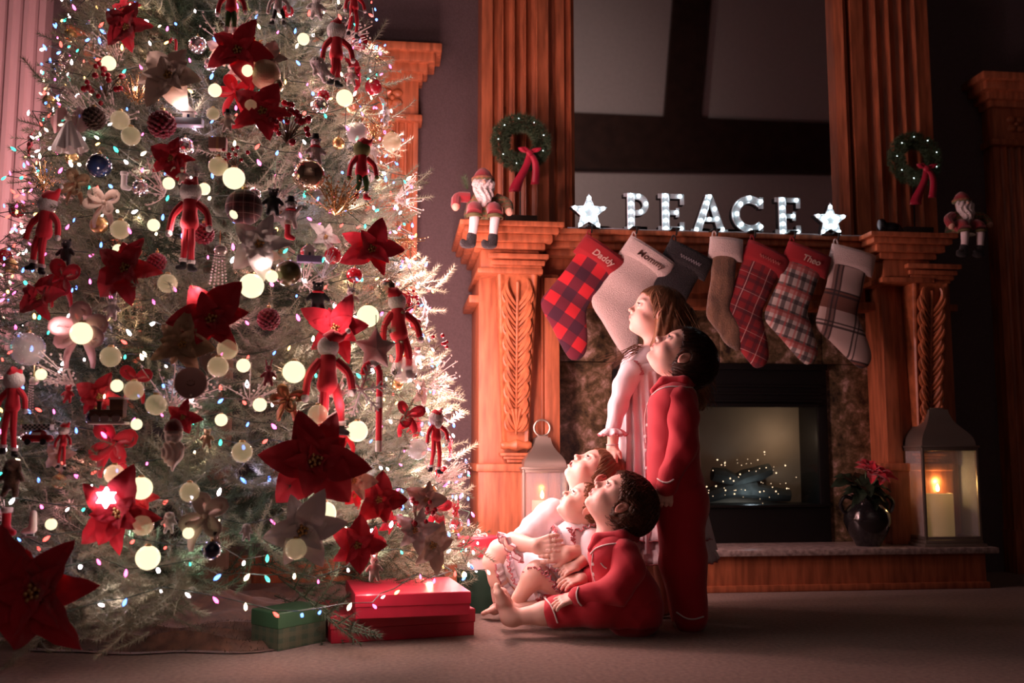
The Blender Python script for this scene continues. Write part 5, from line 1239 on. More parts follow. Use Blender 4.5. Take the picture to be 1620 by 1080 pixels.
H('ribbon_bow', 372, 145, 30, 'scarlet ribbon bow left of the tan cloth ball', 'bow', ribbon, velv2, 4, 11, out=.0, group=RG)
H('ribbon_bow', 215, 600, 28, 'faded red ribbon bow left of the clay dish', 'bow', ribbon, velv, 3, 12, out=.0, group=RG)
H('gift_tag', 202, 398, 13, 'small square red gift parcel above the shadowed left flower', 'parcel ornament', gift, velv2, velv, out=.06, name='parcel_ornament', roll=35)
H('gift_tag', 345, 228, 14, 'small brown parcel ornament in the upper middle', 'parcel ornament', gift, claym, goldf, out=.03, name='parcel_ornament')
H('santa_boots', 455, 365, 20, 'pair of tiny red plush legs with tan boots beside the black bear', 'boot ornament', mini_stocking, felt, wfelt, out=.06, name='boot_ornament')
H('paper_lantern', 300, 185, 22, 'icy blue frosted lantern ornament in the upper middle', 'lantern ornament', house, mat('ice_blue', (.45, .55, .65), .3), out=.03, name='lantern_ornament')
# small fillers half hidden between the boughs
rg = random.Random(77); silver_b = mat('silver_glass', (.7, .62, .62), .1, metal=.9); redb = mat('ruby_glass', (.35, .01, .02), .12, coat=.7)
FM = [(silver_b, 'small silver ball half hidden between the boughs', 13), (redb, 'small ruby glass ball half hidden between the boughs', 13), (gold_m, 'small gold ball half hidden between the boughs', 12)]
for m_, lb_, r_ in FM:
    for i in range(14):
        z = rg.uniform(.3, 2.3); phi = R(rg.uniform(-75, 88)); r = rad(z)-.04; p = V((TX+sin(phi)*r, TD-cos(phi)*r, z))
        t = thing('ball_ornament', lb_, 'bauble', W(p), -YAW+phi, group=lb_.replace('small', 'little')+' each'); ball(t, r_*p.y/1600*rg.uniform(.8, 1.2), m_)
for i in range(26):
    z = rg.uniform(.3, 2.35); phi = R(rg.uniform(-70, 92)); r = rad(z)-.03; p = V((TX+sin(phi)*r, TD-cos(phi)*r, z)); dk = i % 2
    t = thing('silk_blossom', 'small dark red silk blossom tucked in the boughs' if dk else 'small pale silk blossom tucked in the boughs', 'flower', W(p), -YAW+phi, group='red silk blossoms in the boughs' if dk else 'pale silk blossoms in the boughs')
    poin(t, rg.uniform(22, 32)*p.y/1600, velv2 if dk else (silk if i % 4 else whitep), 5, 3, 100+i)
for i in range(18):
    z = rg.uniform(.4, 2.3); phi = R(rg.uniform(-70, 92)); r = rad(z)-.05; p = V((TX+sin(phi)*r, TD-cos(phi)*r, z))
    t = thing('frosted_sprig', 'frosted silver sprig sticking out of the boughs', 'sprig', W(p), -YAW+phi, group='frosted sprigs in the boughs'); spray(t, .13, mat('frost_twig', (.7, .58, .52), .5), 14, 40+i, .03, (rg.uniform(-.8, .8), -.5, .5))
# light on a hot leaf at the lower left, built as a glowing star
t, s = hang('star_glow', 168, 787, 17, 'blazing white star-shaped glow of a lit leaf above the lower left flower', 'glowing leaf', .1)
B().prism(star_pts(6, s, s*.6), -.006, .006, 'y').build('star', glow('leaf_glow', (1, .9, .95), 6), t, smooth=False); B().tube([(0, 0, s), (0, .02, s*1.6)], .001, 4).build('wire', cab, t)
# ------------------------------------------------------------ fur skirt, gift boxes
fur = mat('brown_fur_skirt', (.12, .06, .035), .95, var=.5, vscale=22, sheen=.4)
pf = W((TX, TD, 0))
sk = thing('tree_skirt', 'thick brown fur tree skirt rumpled on the carpet under the tree', 'tree skirt', pf, -YAW)
def skf(u, v):
    a = R(-200)+R(400)*u if False else 2*pi*u; r = .07+(.62-.07)*v; lump = 1+.05*sin(a*5)+.03*sin(a*11+1)
    z = .025+.02*sin(a*7+v*6)*v+.018*sin(r*60)*v
    z += .09*(1-v)**3
    if v > .92: z = .004
    return (r*lump*cos(a), r*lump*sin(a), max(.003, z))
B().grid(skf, 90, 16, closed=True).build('hide', fur, sk)
fb_ = B(); rg = random.Random(9)
for i in range(15000):
    u = rg.random(); v = .45+.53*rg.random(); a = 2*pi*u
    if not (a > pi): continue
    q = V(skf(u, v)); d = V((cos(a)*.8+rg.uniform(-.5, .5), sin(a)*.8+rg.uniform(-.5, .5), .25)).normalized(); e = q+d*rg.uniform(.018, .035); e.z = max(.002, e.z); n_ = d.cross(V((0, 0, 1))).normalized()*.0009
    i0 = len(fb_.v); fb_.v += [tuple(q-n_), tuple(q+n_), tuple(e)]; fb_.f.append((i0, i0+1, i0+2))
tag(fb_.build('fur', fur, sk, smooth=False), kind='stuff')
giftr = mat('matte_red_paper', (.46, .022, .05), .35, var=.06); giftr2 = mat('deep_red_paper', (.40, .018, .04), .4)
def giftbox(name, lab, corners, z0, z1, lid, m, ml, cat='gift box', parent=None):
    """corners: footprint A,B,C,D in the yawed frame"""
    c = sum((V((a, b)) for a, b in corners), V((0, 0)))/4; t = thing(name, lab, cat, W((c.x, c.y, z0)), -YAW)
    def sc_(k): return [((a-c.x)*k, (b-c.y)*k) for a, b in corners]
    B().prism(sc_(.985), 0, z1-z0-.004, 'z', bev=.002).build('box_body', m, t, auto=30); B().prism(sc_(1.0), z1-z0-lid, z1-z0, 'z', bev=.003).build('lid', ml, t, auto=30)
    return t
def kz(px, py, z): k = K(px, py, 1); d = (z-CH)/(k.z-CH); return (k.x*d, d)
# lower big red box
zb1 = .088
A_, B_ = kz(520, 967, zb1), kz(752, 964, zb1); C_ = kz(748, 946, zb1)
def boxc(A, Bp, depth): 
    d = V((Bp[0]-A[0], Bp[1]-A[1])); n = V((-d.y, d.x)).normalized()*depth; return [A, Bp, (Bp[0]+n.x, Bp[1]+n.y), (A[0]+n.x, A[1]+n.y)]
lw = boxc(kz(523, 974, zb1), kz(752, 962, zb1), .36); giftbox('gift_box', 'larger flat red gift box lying on the carpet, under another red box', lw, .0, zb1, .045, giftr2, giftr2)
zb2 = zb1+.075
A2 = kz(562, 941, zb2); B2 = kz(745, 935, zb2); up = boxc(A2, B2, .40); 
up[3] = (up[3][0]-.0, up[3][1]); giftbox('gift_box', 'flat red gift box stacked on top of the larger red one', up, zb1, zb2, .04, giftr, giftr)
gtop = mat('green_paper', (.045, .12, .06), .35); gpl = plaid('green_check_paper', (.03, .065, .03), [('x', .03, .5, .5, (.09, .10, .05), .55), ('z', .03, .5, .5, (.09, .10, .05), .55)])
zg = .115; A3, M3, B3 = kz(398, 962, zg), kz(441, 970, zg), kz(517, 957, zg)
gx = [A3, M3, B3]; D3 = (A3[0]+B3[0]-M3[0], A3[1]+B3[1]-M3[1]); giftbox('gift_box', 'small green gift box with checked sides left of the red boxes', [A3, M3, B3, D3], 0, zg, .05, gpl, gtop)
# round striped box behind
p = K(758, 955, 3.98); rr = .088
t = thing('hat_box', 'round box striped red, white and green standing behind the tree edge', 'gift box', W((p.x, 3.98, 0)), -YAW)
hh = K(758, 848, 3.98).z
B().lathe([(0, 0), (rr, 0), (rr, hh*.57), (0, hh*.57)], n=32).build('green_base', mat('bottle_green', (.012, .05, .03), .5), t)
B().lathe([(rr*.985, hh*.57), (rr*.985, hh*.76), (0, hh*.76)], n=32).build('white_band', mat('white_paper', (.55, .48, .46), .6), t)
B().lathe([(rr*1.02, hh*.74), (rr*1.02, hh*.985), (rr*.98, hh), (0, hh)], n=32).build('lid', mat('crimson_paper', (.36, .012, .03), .5), t)
o = thing('ribbon_bow', 'pale ribbon bow on the lid of the striped round box', 'bow', W((p.x, 3.98, hh)), -YAW); ribbon(o, .03, wfelt, 5, 31, 0)
# poinsettia in the vase by the lantern
t = thing('potted_poinsettia', 'dim red poinsettia blooms with dark leaves in the black vase', 'flower', VASE); rg = random.Random(4)
stm = B(); 
for i in range(9):
    a = rg.uniform(0, 6.28); q = V((cos(a)*.06, sin(a)*.05-.02, .06+rg.random()*.05)); stm.tube(bez([(0, 0, -.02), q*.5+V((0, 0, .02)), q], 4), .003, 5)
stm.build('stems', grn, t)
def petals(c, s, m, nm, n, tilt, sd, par):
    rg = random.Random(sd); me = PM[0].copy(); me.materials.clear(); me.materials.append(m)
    for i in range(n):
        a = 2*pi*i/n+rg.uniform(-.3, .3); e = tilt+rg.uniform(-.15, .3)
        M = Matrix.Rotation(.5, 3, 'X') @ Matrix.Rotation(a, 3, 'Z') @ Matrix.Rotation(-e, 3, 'Y'); o = link(nm, me, None, par, loc=c); o.rotation_euler = M.to_euler(); o.scale = (s*rg.uniform(.85, 1.1),)*3
for c, s, sd in (((-.0, -.05, .10), .085, 1), ((.07, -.02, .075), .075, 2), ((.02, .02, .125), .07, 3)):
    petals(c, s, velv, 'petal', 6, .15, sd, t); petals(V(c)+V((0, -.01, .01)), s*.6, velv, 'petal', 5, .6, sd+9, t)
lfm = mat('dark_leaf', (.015, .03, .015), .5)
petals((-.03, -.0, .04), .15, lfm, 'leaf', 9, .05, 7, t); petals((.0, -.0, .0), .13, lfm, 'leaf', 8, -.2, 8, t)
# ============================================================ the five children
skin = mat('child_skin', (.7, .45, .36), .5, attr='col', spec=.35)
skin.node_tree.nodes['Principled BSDF'].inputs['Subsurface Weight'].default_value = .12
skin.node_tree.nodes['Principled BSDF'].inputs['Subsurface Radius'].default_value = (.012, .004, .002)
pj = mat('red_flannel', (.46, .010, .026), .8, sheen=.25, bump=.35, bscale=350, bd=.0015); pipe = mat('white_piping', (.75, .68, .66), .6)
gown = mat('white_cotton', (.82, .74, .77), .85, sheen=.2, bump=.25, bscale=260, bd=.0015); gtrim = mat('rose_trim', (.50, .16, .18), .7)
eyew = mat('eye_white', (.75, .70, .68), .15, coat=.5); iris = mat('iris_brown', (.05, .025, .015), .1, coat=.8); lashm = mat('lash', (.02, .01, .008), .7)
hairs = {'brown': mat('hair_brown', (.085, .038, .02), .45, var=.4, vscale=30), 'dark': mat('hair_dark', (.045, .022, .014), .42, var=.4, vscale=30), 'sand': mat('hair_sandy', (.20, .095, .045), .58, var=.4, vscale=30), 'fair': mat('hair_fair', (.24, .115, .055), .58, var=.3, vscale=30)}
class Kid:
    def __init__(s, d0, bx, by, label):
        s.d = d0; s.b = K(bx, by, d0); s.b.z = 0; s.t = thing('person', label, 'child', W(s.b), -YAW); s.vs = []; s.fs = []; s.cs = []; s.n = 0
    def p(s, px, py, dy=0): return K(px, py, s.d+dy)-s.b
    def m(s, px): return px*s.d/1603.0
    def skin(s, v, f, c=None):
        s.vs.append(v); s.fs.append(f+s.n); s.n += len(v); s.cs.append(np.tile((.78, .50, .41), (len(v), 1)) if c is None else c)
    def flesh(s, items, h=.0032): v, f = nets(union(items), h); s.skin(v, f)
    def finish(s):
        me = npmesh('body', np.concatenate(s.vs), np.concatenate(s.fs)); a = me.color_attributes.new('col', 'FLOAT_COLOR', 'POINT')
        c = np.concatenate(s.cs); a.data.foreach_set('color', np.concatenate([c, np.ones((len(c), 1))], 1).astype(np.float32).ravel()); return link('body', me, skin, s.t)
    def cloth(s, name, items, m, h=.006, disp=None):
        g = union(items, disp); v, f = nets(g, h); link(name, npmesh(name, v, f), m, s.t); return g
    def hit(s, g, px, py, off=.002, lo=-.45, hi=.4):
        o = V((0, 0, CH))-s.b; best = None; d = s.d+lo
        while d < s.d+hi:
            q = K(px, py, d)-s.b; v = float(g(np.array([q[:]]))[0])
            if best is None or v < best[0]: best = (v, q)
            if v < .001: break
            d += max(.002, v*.8)
        q = best[1] if best[0] > .001 else q
        return q+(o-q).normalized()*off
    def piping(s, g, pts, name='piping', m=None, r=.0028, sub=5):
        P = [V((x, y, 0)) for x, y in pts]; P = spline(P, sub); B().tube([s.hit(g, q.x, q.y) for q in P], r, 6).build(name, m or pipe, s.t)
def head_frame(th, ps):
    th, ps = R(th), ps; f = np.array((-cos(th)*cos(ps), -cos(th)*sin(ps), sin(th))); u = np.array((sin(th)*cos(ps), sin(th)*sin(ps), cos(th))); return np.stack([f, np.cross(u, f), u], 1)
def head_sdf(open_=0, baby=0):
    ch = .02+.03*baby
    it = [(ell((-.09, 0, .13), (.455, .375, .385)), 1), (ell((.07, 0, -.16), (.31, .285+ch, .325)), .10), (ell((.10, 0, .12), (.30, .30, .30)), .08), (ell((.20, 0, -.36), (.13, .12, .10)), .09), (ell((.275, 0, -.405), (.06+.01*baby, .075, .06)), .05),
          (cap((.355, 0, .06), (.43, 0, -.10), .026, .038), .05), (ell((.445, 0, -.118), (.046, .048, .04)), .03), (ell((.395, .052, -.135), (.04, .03, .03)), .02), (ell((.395, -.052, -.135), (.04, .03, .03)), .02), (ell((.35, 0, -.23), (.07, .12, .07)), .05)]
    for sy in (-1, 1):
        it += [(ell((.21+.02*baby, sy*.175, -.17), .135+.02*baby), .08), (ell((.31, sy*.16, .105), (.06, .10, .035)), .05), (ell((.15, sy*.24, .01), (.15, .12, .15)), .06), (ell((.40, sy*.160, -.003), (.085, .085, .055)), -.04),
               (ell((.285, sy*.155, .0), (.095, .098, .082)), .02), (ell((.385, sy*.165, .004), (.075, .062, .030)), -.012), (ell((.42, sy*.022, -.152), (.02, .014, .012)), -.008)]
    zo = open_*.045
    it += [(ell((.375, 0, -.225+zo*.1), (.046, .088, .024)), .018), (ell((.362, 0, -.275-zo), (.044, .074, .026)), .018)]
    it += [(ell((.41, 0, -.250-zo*.45), (.07, .055, .010+zo*.55)), -.012)]
    for sy in (-1, 1):                                       # ears
        Rm = np.array(Matrix.Rotation(-.25, 3, 'Y') @ Matrix.Rotation(sy*.35, 3, 'Z'))
        it += [(ell((-.06, sy*.405, -.04), (.082, .036, .125), Rm), .02), (ell((-.040, sy*.447, -.025), (.040, .026, .070), Rm), -.012), (ell((-.075, sy*.43, -.045), (.018, .014, .05), Rm), .008), (ell((-.035, sy*.415, -.065), (.02, .016, .03)), .01), (ell((-.05, sy*.375, -.145), (.03, .02, .03)), .02)]
    return union(it)
def head(kid, cx, cy, dy, H, th, ps, open_=0, baby=0, neck=None, gaze=(0, .25), h=.0026, blush=1.0):
    c = np.array(kid.p(cx, cy, dy)); Rm = head_frame(th, ps); hs = head_sdf(open_, baby)
    def f(P): return hs((P-c)@Rm/H)*H
    f.lo = c-.62*H; f.hi = c+.62*H
    it = [(f, 1)] + [(g, k) for g, k in (neck or [])]
    v, fc = nets(union(it), h); q = (v-c)@Rm/H; x, y, z = q[:, 0], np.abs(q[:, 1]), q[:, 2]
    base = np.array((.80, .52, .43)); col_ = np.tile(base, (len(v), 1))
    def mixc(w_, cc): 
        w_ = np.clip(w_, 0, 1)[:, None]; col_[:] = col_*(1-w_)+np.array(cc)*w_
    inh = (np.linalg.norm(q, axis=1) < .62)
    mixc(.45*blush*inh*np.exp(-((x-.26)**2+(y-.22)**2+(z+.17)**2)/.014), (.72, .24, .20))
    zo = open_*.045
    lip = inh*(x > .33)*np.exp(-((y/.085)**4))*np.exp(-(((z+.25+zo*.4)/(.045+zo))**4)); mixc(lip*.75, (.55, .15, .15))
    if open_: mixc(inh*(x < .405)*(x > .2)*(y < .055)*(np.abs(z+.25+zo*.45) < .014+zo*.55)*1.0, (.12, .02, .02))
    mixc(.5*inh*(x > .28)*np.exp(-((z-.110+.25*(y-.16)**2)/.014)**2)*np.exp(-((y-.17)/.085)**4), (.16, .07, .04))
    mixc(.3*inh*np.exp(-((x-.44)**2+y**2+(z+.12)**2)/.004), (.75, .28, .22)); mixc(.35*inh*np.exp(-((y-.42)**2)/.002)*(x < .1), (.70, .25, .2))
    kid.skin(v, fc, col_)
    M = Matrix([list(r) for r in Rm]); loc = lambda a, b, d: V(c)+M @ V((a, b, d))*H
    for sy in (-1, 1):
        e = loc(.288, sy*.155, .002); eb = B().ball(e, .086*H, 16, 12).build('eyeball', eyew, kid.t)
        g = (M @ V((1, sy*.12+gaze[0], gaze[1]))).normalized(); B().ball(e+g*.058*H, .037*H, 12, 8).build('iris', iris, eb)
        la = B()
        for zz, up in ((.034, 1), (-.026, -.4)):
            la.tube([loc(.372-1.9*(k/8-.5)**2*.14, sy*(.098+.135*k/8), zz*(1-((k/8-.5)*2)**2)+.004) for k in range(9)], .0045*H*(1.5 if up == 1 else .8), 5)
        for k in range(8):
            a = loc(.375, sy*(.11+.014*k), .03); la.tube([a, a+(M @ V((1, 0, .35))).normalized()*.035*H], [.003*H, .001*H], 3)
        la.build('eyelashes', lashm, kid.t)
    return c, Rm, H
def hair_cap(kid, fr, m, allowed, rad_=(.505, .435, .45), cen=(-.10, 0, .14), n=420, crown=(-.45, 0, .75), amp=.008, curl=0, lift=.05, seed=1, cut=(.40, 0, -.24, .44, .62, .52), nape=-.36, h=.0042, wid=.0055):
    c, Rm, H = fr; cr_ = V(crown).normalized(); X_, Y_, Z_ = [np.array(q) for q in frame_of(cr_)]
    shell = union([(ell(cen, rad_), 1), (ell(cut[:3], cut[3:]), -.05), (ell((-.05, 0, -.75), (.8, .8, .75+nape)), -.05)] + ([(ell((-.045, sy*.48, -.055), (.115, .16, .155)), -.02) for sy in (-1, 1)]))
    def f(P):
        q = (P-c)@Rm/H; d = q-np.array(cen); a = np.arctan2(d@Y_, d@X_); r = d@Z_
        dd = shell(q) + amp*(np.sin(a*34+4*np.sin(r*9)+2*np.sin(q[:, 1]*13)) + .8*np.sin(a*17+r*(14+curl*30)+1.3)) 
        if curl: dd += curl*.022*np.sin(q[:, 0]*42+2*np.sin(q[:, 1]*19))*np.sin(q[:, 2]*38+1)
        return dd*H
    f.lo = c-.72*H; f.hi = c+.72*H
    v, fc = nets(f, h); link('hair', npmesh('hair', v, fc), m, kid.t)
    rg = random.Random(seed); b = B(); M = Matrix([list(r) for r in Rm])
    for i in range(n):
        a = rg.uniform(0, 2*pi); pts = []; t = rg.uniform(.03, 1.2); tmax = t+rg.uniform(.35, .8); k = 0; ph = rg.uniform(0, 6.28)
        while t < tmax+.001:
            aa = a+.25*sin(t*1.5)+ curl*.16*sin(t*14+ph); d = V(Z_)*cos(t*1.35)+(V(X_)*cos(aa)+V(Y_)*sin(aa))*sin(t*1.35)
            q = V((d.x*rad_[0], d.y*rad_[1], d.z*rad_[2]))*(1.0+lift*.45*rg.random()+lift*max(0, t-1)*.6)+V(cen)
            if not allowed(q): break
            pts.append(V(c)+M @ q*H); t += .11
        if len(pts) > 2:
            nn = len(pts); b.tube(pts, [wid*H*(.35+.65*sin(pi*min(1, (j+.6)/nn)))+.0002 for j in range(nn)], 3, cap=False)
    tag(b.build('hair_strands', m, kid.t), kind='stuff')
def allow_boy(q): return not (abs(q.y) > .25 and ((q.x+.04)/.13)**2+((q.z+.06)/.17)**2 < 1) and ((q.x-.40)/.44)**2+(q.y/.62)**2+((q.z+.24)/.52)**2 > 1 and q.z > -.42+.0*q.x
def hand(w_, d, n, L=.115, curl=.5, side=1, spread=.07, r=.0076, thumb=.9, fan=None):
    """w_ wrist, d finger direction, n back-of-hand normal"""
    w_, d, n = V(w_), V(d).normalized(), V(n); n = (n-d*n.dot(d)).normalized(); s = d.cross(n)*side
    it = []; pl_ = L*.46
    for k in range(4):
        o = (k-1.5)*L*.145; it.append((cap(w_+s*o*.65, w_+d*pl_*.92+s*o, L*.085, L*.078), .01 if k else 1))
    for k, ln in enumerate((.36, .42, .39, .30)):
        o = (1.5-k)*L*.15; dd = (d+s*spread*(1.5-k)*.5).normalized(); p0 = w_+d*pl_*.9+s*o; cu = curl*(.9+.12*k); q = p0; seg = [p0]
        for j, fr in enumerate((.42, .32, .26)):
            a = cu*(.45+.75*j); dr = (dd*cos(a)-n*sin(a)); q = q+dr*ln*L*fr; seg.append(q)
        it += [(cap(seg[j], seg[j+1], r*(1-.07*j)*L/.115, r*(1-.07*(j+1))*L/.115), .0035) for j in range(3)]
    t0 = w_+s*L*.17+d*L*.08; t1 = t0+(s*.75+d*.65-n*.2).normalized()*L*.20; t2 = t1+(d*.9+s*.25*thumb-n*.35).normalized()*L*.18
    it += [(cap(t0, t1, r*1.35*L/.115, r*1.1*L/.115), .009), (cap(t1, t2, r*1.1*L/.115, r*.9*L/.115), .004)]
    return it
def folds(a=.003, fx=40, fz=22, ph=0):
    return lambda P: a*.9*(np.abs(np.sin(P[:, 0]*fx*.6+P[:, 2]*fz*.5+2.2*np.sin(P[:, 2]*13+ph)+P[:, 1]*20))-.6)*(.55+.45*np.sin(P[:, 2]*fz*.7+P[:, 0]*9+ph*2)) + a*.7*(np.abs(np.sin(P[:, 0]*26-P[:, 2]*34+ph+1.6*np.sin(P[:, 0]*19)))-.6)*(.5+.5*np.sin(P[:, 2]*21+1+ph)) + a*.25*np.sin(P[:, 0]*90+P[:, 2]*60)
def ruffle(kid, path, outd, wd, amp, n, name='ruffle', closed=False, m=None, trim=gtrim, tr=.0022):
    P = path if closed else spline(path, 8)
    if closed: P = [V(q) for q in path]
    L_ = [0]
    for i in range(1, len(P)): L_.append(L_[-1]+(P[i]-P[i-1]).length)
    T_ = L_[-1]; N = n*6
    def at(u):
        s = u*T_; i = 1
        while i < len(P)-1 and L_[i] < s: i += 1
        k = (s-L_[i-1])/max(1e-9, L_[i]-L_[i-1]); return P[i-1].lerp(P[i], min(1, max(0, k))), (P[i]-P[i-1]).normalized()
    def fn(u, v):
        q, tn = at(u); od = V(outd(q) if callable(outd) else outd).normalized(); nn = tn.cross(od).normalized()
        return q+od*wd*v+nn*(amp*v**.7*sin(u*n*2*pi+.7*sin(u*23)))+tn*(amp*.5*v*cos(u*n*4*pi))
    b = B().grid(fn, N, 3); o = b.build(name, m or gown, kid.t); md = o.modifiers.new('thick', 'SOLIDIFY'); md.thickness = .0016; md.offset = 0
    if trim: B().tube([fn(i/N, 1) for i in range(N+1)], tr, 4).build(name+'_edge', trim, kid.t)
def dy(p, y): return V((p.x, p.y+y, p.z))
# ------------------------------------------------------------ 1 girl standing in a white nightgown
g = Kid(3.86, 1042, 968, 'standing girl in a long white nightgown with loose brown hair, gazing up at the tree')
P = g.p
fr = head(g, 1035, 497, 0, g.m(86), 24, .10, neck=[(cap(P(1042, 515), P(1030, 575, .01), .040, .046), .03)], gaze=(0, .3))
g.flesh([(cap(P(1028, 575), P(1035, 760), .06, .09), 1)] + chain([P(1045, 760, -.05), P(1052, 900, -.05), P(1054, 958, -.05)], [.07, .042, .030]) + chain([P(1028, 760, .05), P(1036, 900, .05), P(1038, 955, .05)], [.07, .042, .030]) +
        [(cap(P(1056, 962, -.05), P(1030, 970, -.06), .026, .018), .01), (cap(P(1038, 960, .05), P(1012, 966, .04), .026, .018), .01)], .008)
w0 = P(969, 706, -.12)
g.flesh([(cap(P(972, 668, -.11), w0, .026, .0195), 1)] + [(q, k if k < 1 else .012) for q, k in hand(w0, V(P(964, 742, -.13))-w0, (-.7, -.7, 0), .105, .55, -1)], .0028)
g.finish()
def allow_long(q): return ((q.x-.42)/.42)**2+(q.y/.62)**2+((q.z+.24)/.50)**2 > 1
hair_cap(g, fr, hairs['sand'], allow_long, n=500, crown=(.05, 0, 1), nape=-.1, cut=(.42, 0, -.24, .42, .62, .50), seed=3)
# long hair
c, Rm, Hh = fr; M = Matrix([list(r) for r in Rm]); hl = lambda a, b, d: V(c)+M @ V((a, b, d))*Hh
g.cloth('hair_mass', [(cap(P(1052, 495, .0), P(1072, 580, .0), .088, .085), 1), (cap(P(1062, 520, 0), P(1092, 630, .02), .08, .065), .04), (cap(P(1040, 520, -.05), P(1046, 585, -.04), .045, .035), .04), (ell(P(1005, 520, -.02), (.075, .2, .085)), -.02)], hairs['sand'], .006,
        lambda Q: .004*np.sin((Q[:, 0]-Q[:, 2]*.35)*190+2*np.sin(Q[:, 2]*12))+.003*np.sin(Q[:, 1]*150))
b = B(); rg = random.Random(8)
for i in range(900):
    yy = rg.uniform(-.95, .7); a0 = rg.uniform(-.55, .22); r0 = hl(a0, yy*.30, .50-.25*yy*yy-.25*a0*a0)
    e = P(1030+rg.uniform(0, 95)+(10 if yy > 0 else 0), 575+rg.uniform(0, 75), -.11*abs(yy)+rg.uniform(-.03, .05))
    mid = hl(a0*.9-.12, (-.50 if yy < .3 else .45)*min(1, abs(yy)+.55), .15+rg.uniform(-.1, .1)); m2 = mid.lerp(e, .5)+V((rg.uniform(-.0, .03), -.03, 0))
    n_ = 11; b.tube(bez([r0, r0.lerp(mid, .6)+V((0, -.02, .03)), mid, m2, e], n_), [.0015*(.5+.5*sin(pi*min(1, j/n_+.2))) for j in range(n_+1)], 3, cap=False)
tag(b.build('long_strands', hairs['sand'], g.t), kind='stuff')
b = B()
for i in range(34):                                         # lock blowing forward over the collar
    s_ = P(1010+rg.uniform(-6, 10), 548+rg.uniform(-6, 8), -.05); e = P(950+rg.uniform(-6, 28), 575+rg.uniform(-8, 16), -.10); b.tube(bez([s_, s_.lerp(e, .4)+V((0, -.02, .012+rg.uniform(-.01, .01))), e+V((.02, 0, .012)), e], 8), [.0012*(1-j/10) for j in range(9)], 3, cap=False)
tag(b.build('loose_strands', hairs['fair'], g.t), kind='stuff')
# nightgown
rows = [(574, 1021, .072, .085, 0), (582, 1022, .098, .12, 0), (590, 1023, .105, .128, .0), (594, 1023, .110, .130, .003), (640, 1027, .124, .138, .007), (700, 1033, .138, .15, .010), (760, 1037, .155, .165, .013), (820, 1041, .178, .18, .016), (868, 1044, .198, .195, .018)]
def gownf(u, v):
    t = v*(len(rows)-1); i = min(len(rows)-2, int(t)); k = t-i; r = [a+(b_-a)*k for a, b_ in zip(rows[i], rows[i+1])]; a = 2*pi*u; q = P(r[1], r[0], 0)
    pl_ = r[4]*(sin(a*22+1.5*sin(a*3))+.5*sin(a*11+2)); return (q.x+(r[2]+pl_)*cos(a), q.y+(r[3]*1.0+pl_)*sin(a), q.z)
o = B().grid(gownf, 176, 24, closed=True).build('nightgown', gown, g.t, auto=None)
hem = [V(gownf(i/60, .985)) for i in range(61)]; cgx = P(1044, 868).x
ruffle(g, hem, lambda q: (.35*(q.x-cgx)/.2, .35*q.y/.2, -1), .055, .011, 26, 'hem_ruffle', True)
hem = [V(gownf(i/60, .90)) for i in range(61)]
ruffle(g, hem, lambda q: (.4*(q.x-cgx)/.2, .4*q.y/.2, -1), .05, .009, 26, 'skirt_ruffle', True)
top_ = g.cloth('yoke', [(cap(P(1006, 588, -.065), P(1046, 588, -.02), .048, .05), 1), (cap(P(1004, 584, .06), P(1046, 588, .06), .055), .03), (cap(P(1022, 583), P(1024, 590), .098, .105), .03), (cap(P(1042, 500), P(1028, 570, .01), .05, .05), -.01)], gown, .006)
sl = g.cloth('sleeve', [(cap(P(999, 590, -.10), P(987, 610, -.12), .042, .039), 1), (cap(P(987, 610, -.12), P(978, 642, -.12), .039, .033), .02), (cap(P(978, 642, -.12), P(970, 677, -.115), .033, .027), .02), (cap(P(1006, 584, -.06), P(999, 592, -.09), .043), .03)], gown, .0045, folds(.003, 70, 30))
cw = P(969, 678, -.115); ring = [cw+V((.030*cos(a), .030*sin(a), 0)) for a in [2*pi*k/40 for k in range(41)]]
ruffle(g, ring, lambda q: (.9*(q.x-cw.x)/.03, .9*(q.y-cw.y)/.03, -.9), .034, .006, 9, 'sleeve_ruffle', True)
g.cloth('far_sleeve', [(cap(P(1050, 590, .08), P(1062, 640, .13), .05, .045), 1), (cap(P(1062, 640, .13), P(1056, 700, .12), .045, .035), .02)], gown, .007)
cc = P(1025, 572, 0); ring = [cc+V((.052*cos(a), .060*sin(a), .012*cos(a)+.004)) for a in [2*pi*k/40 for k in range(41)]]
ruffle(g, ring, lambda q: (.6*(q.x-cc.x)/.05, .6*(q.y-cc.y)/.05, .8), .020, .007, 13, 'collar_ruffle', True, tr=.003)
ruffle(g, [g.hit(top_, 1002, 572), g.hit(top_, 1009, 582), g.hit(top_, 1014, 594)+V((0, -.01, 0)), V(gownf(.68, .38))+V((0, -.004, 0))], (.3, -1, .2), .016, .006, 7, 'placket_ruffle', tr=.003)
B().tube([w0+V((.021*cos(a), .021*sin(a), .006)) for a in [2*pi*k/18 for k in range(18)]], .0035, 6, closed=True).build('bead_bracelet', crystal, g.t)
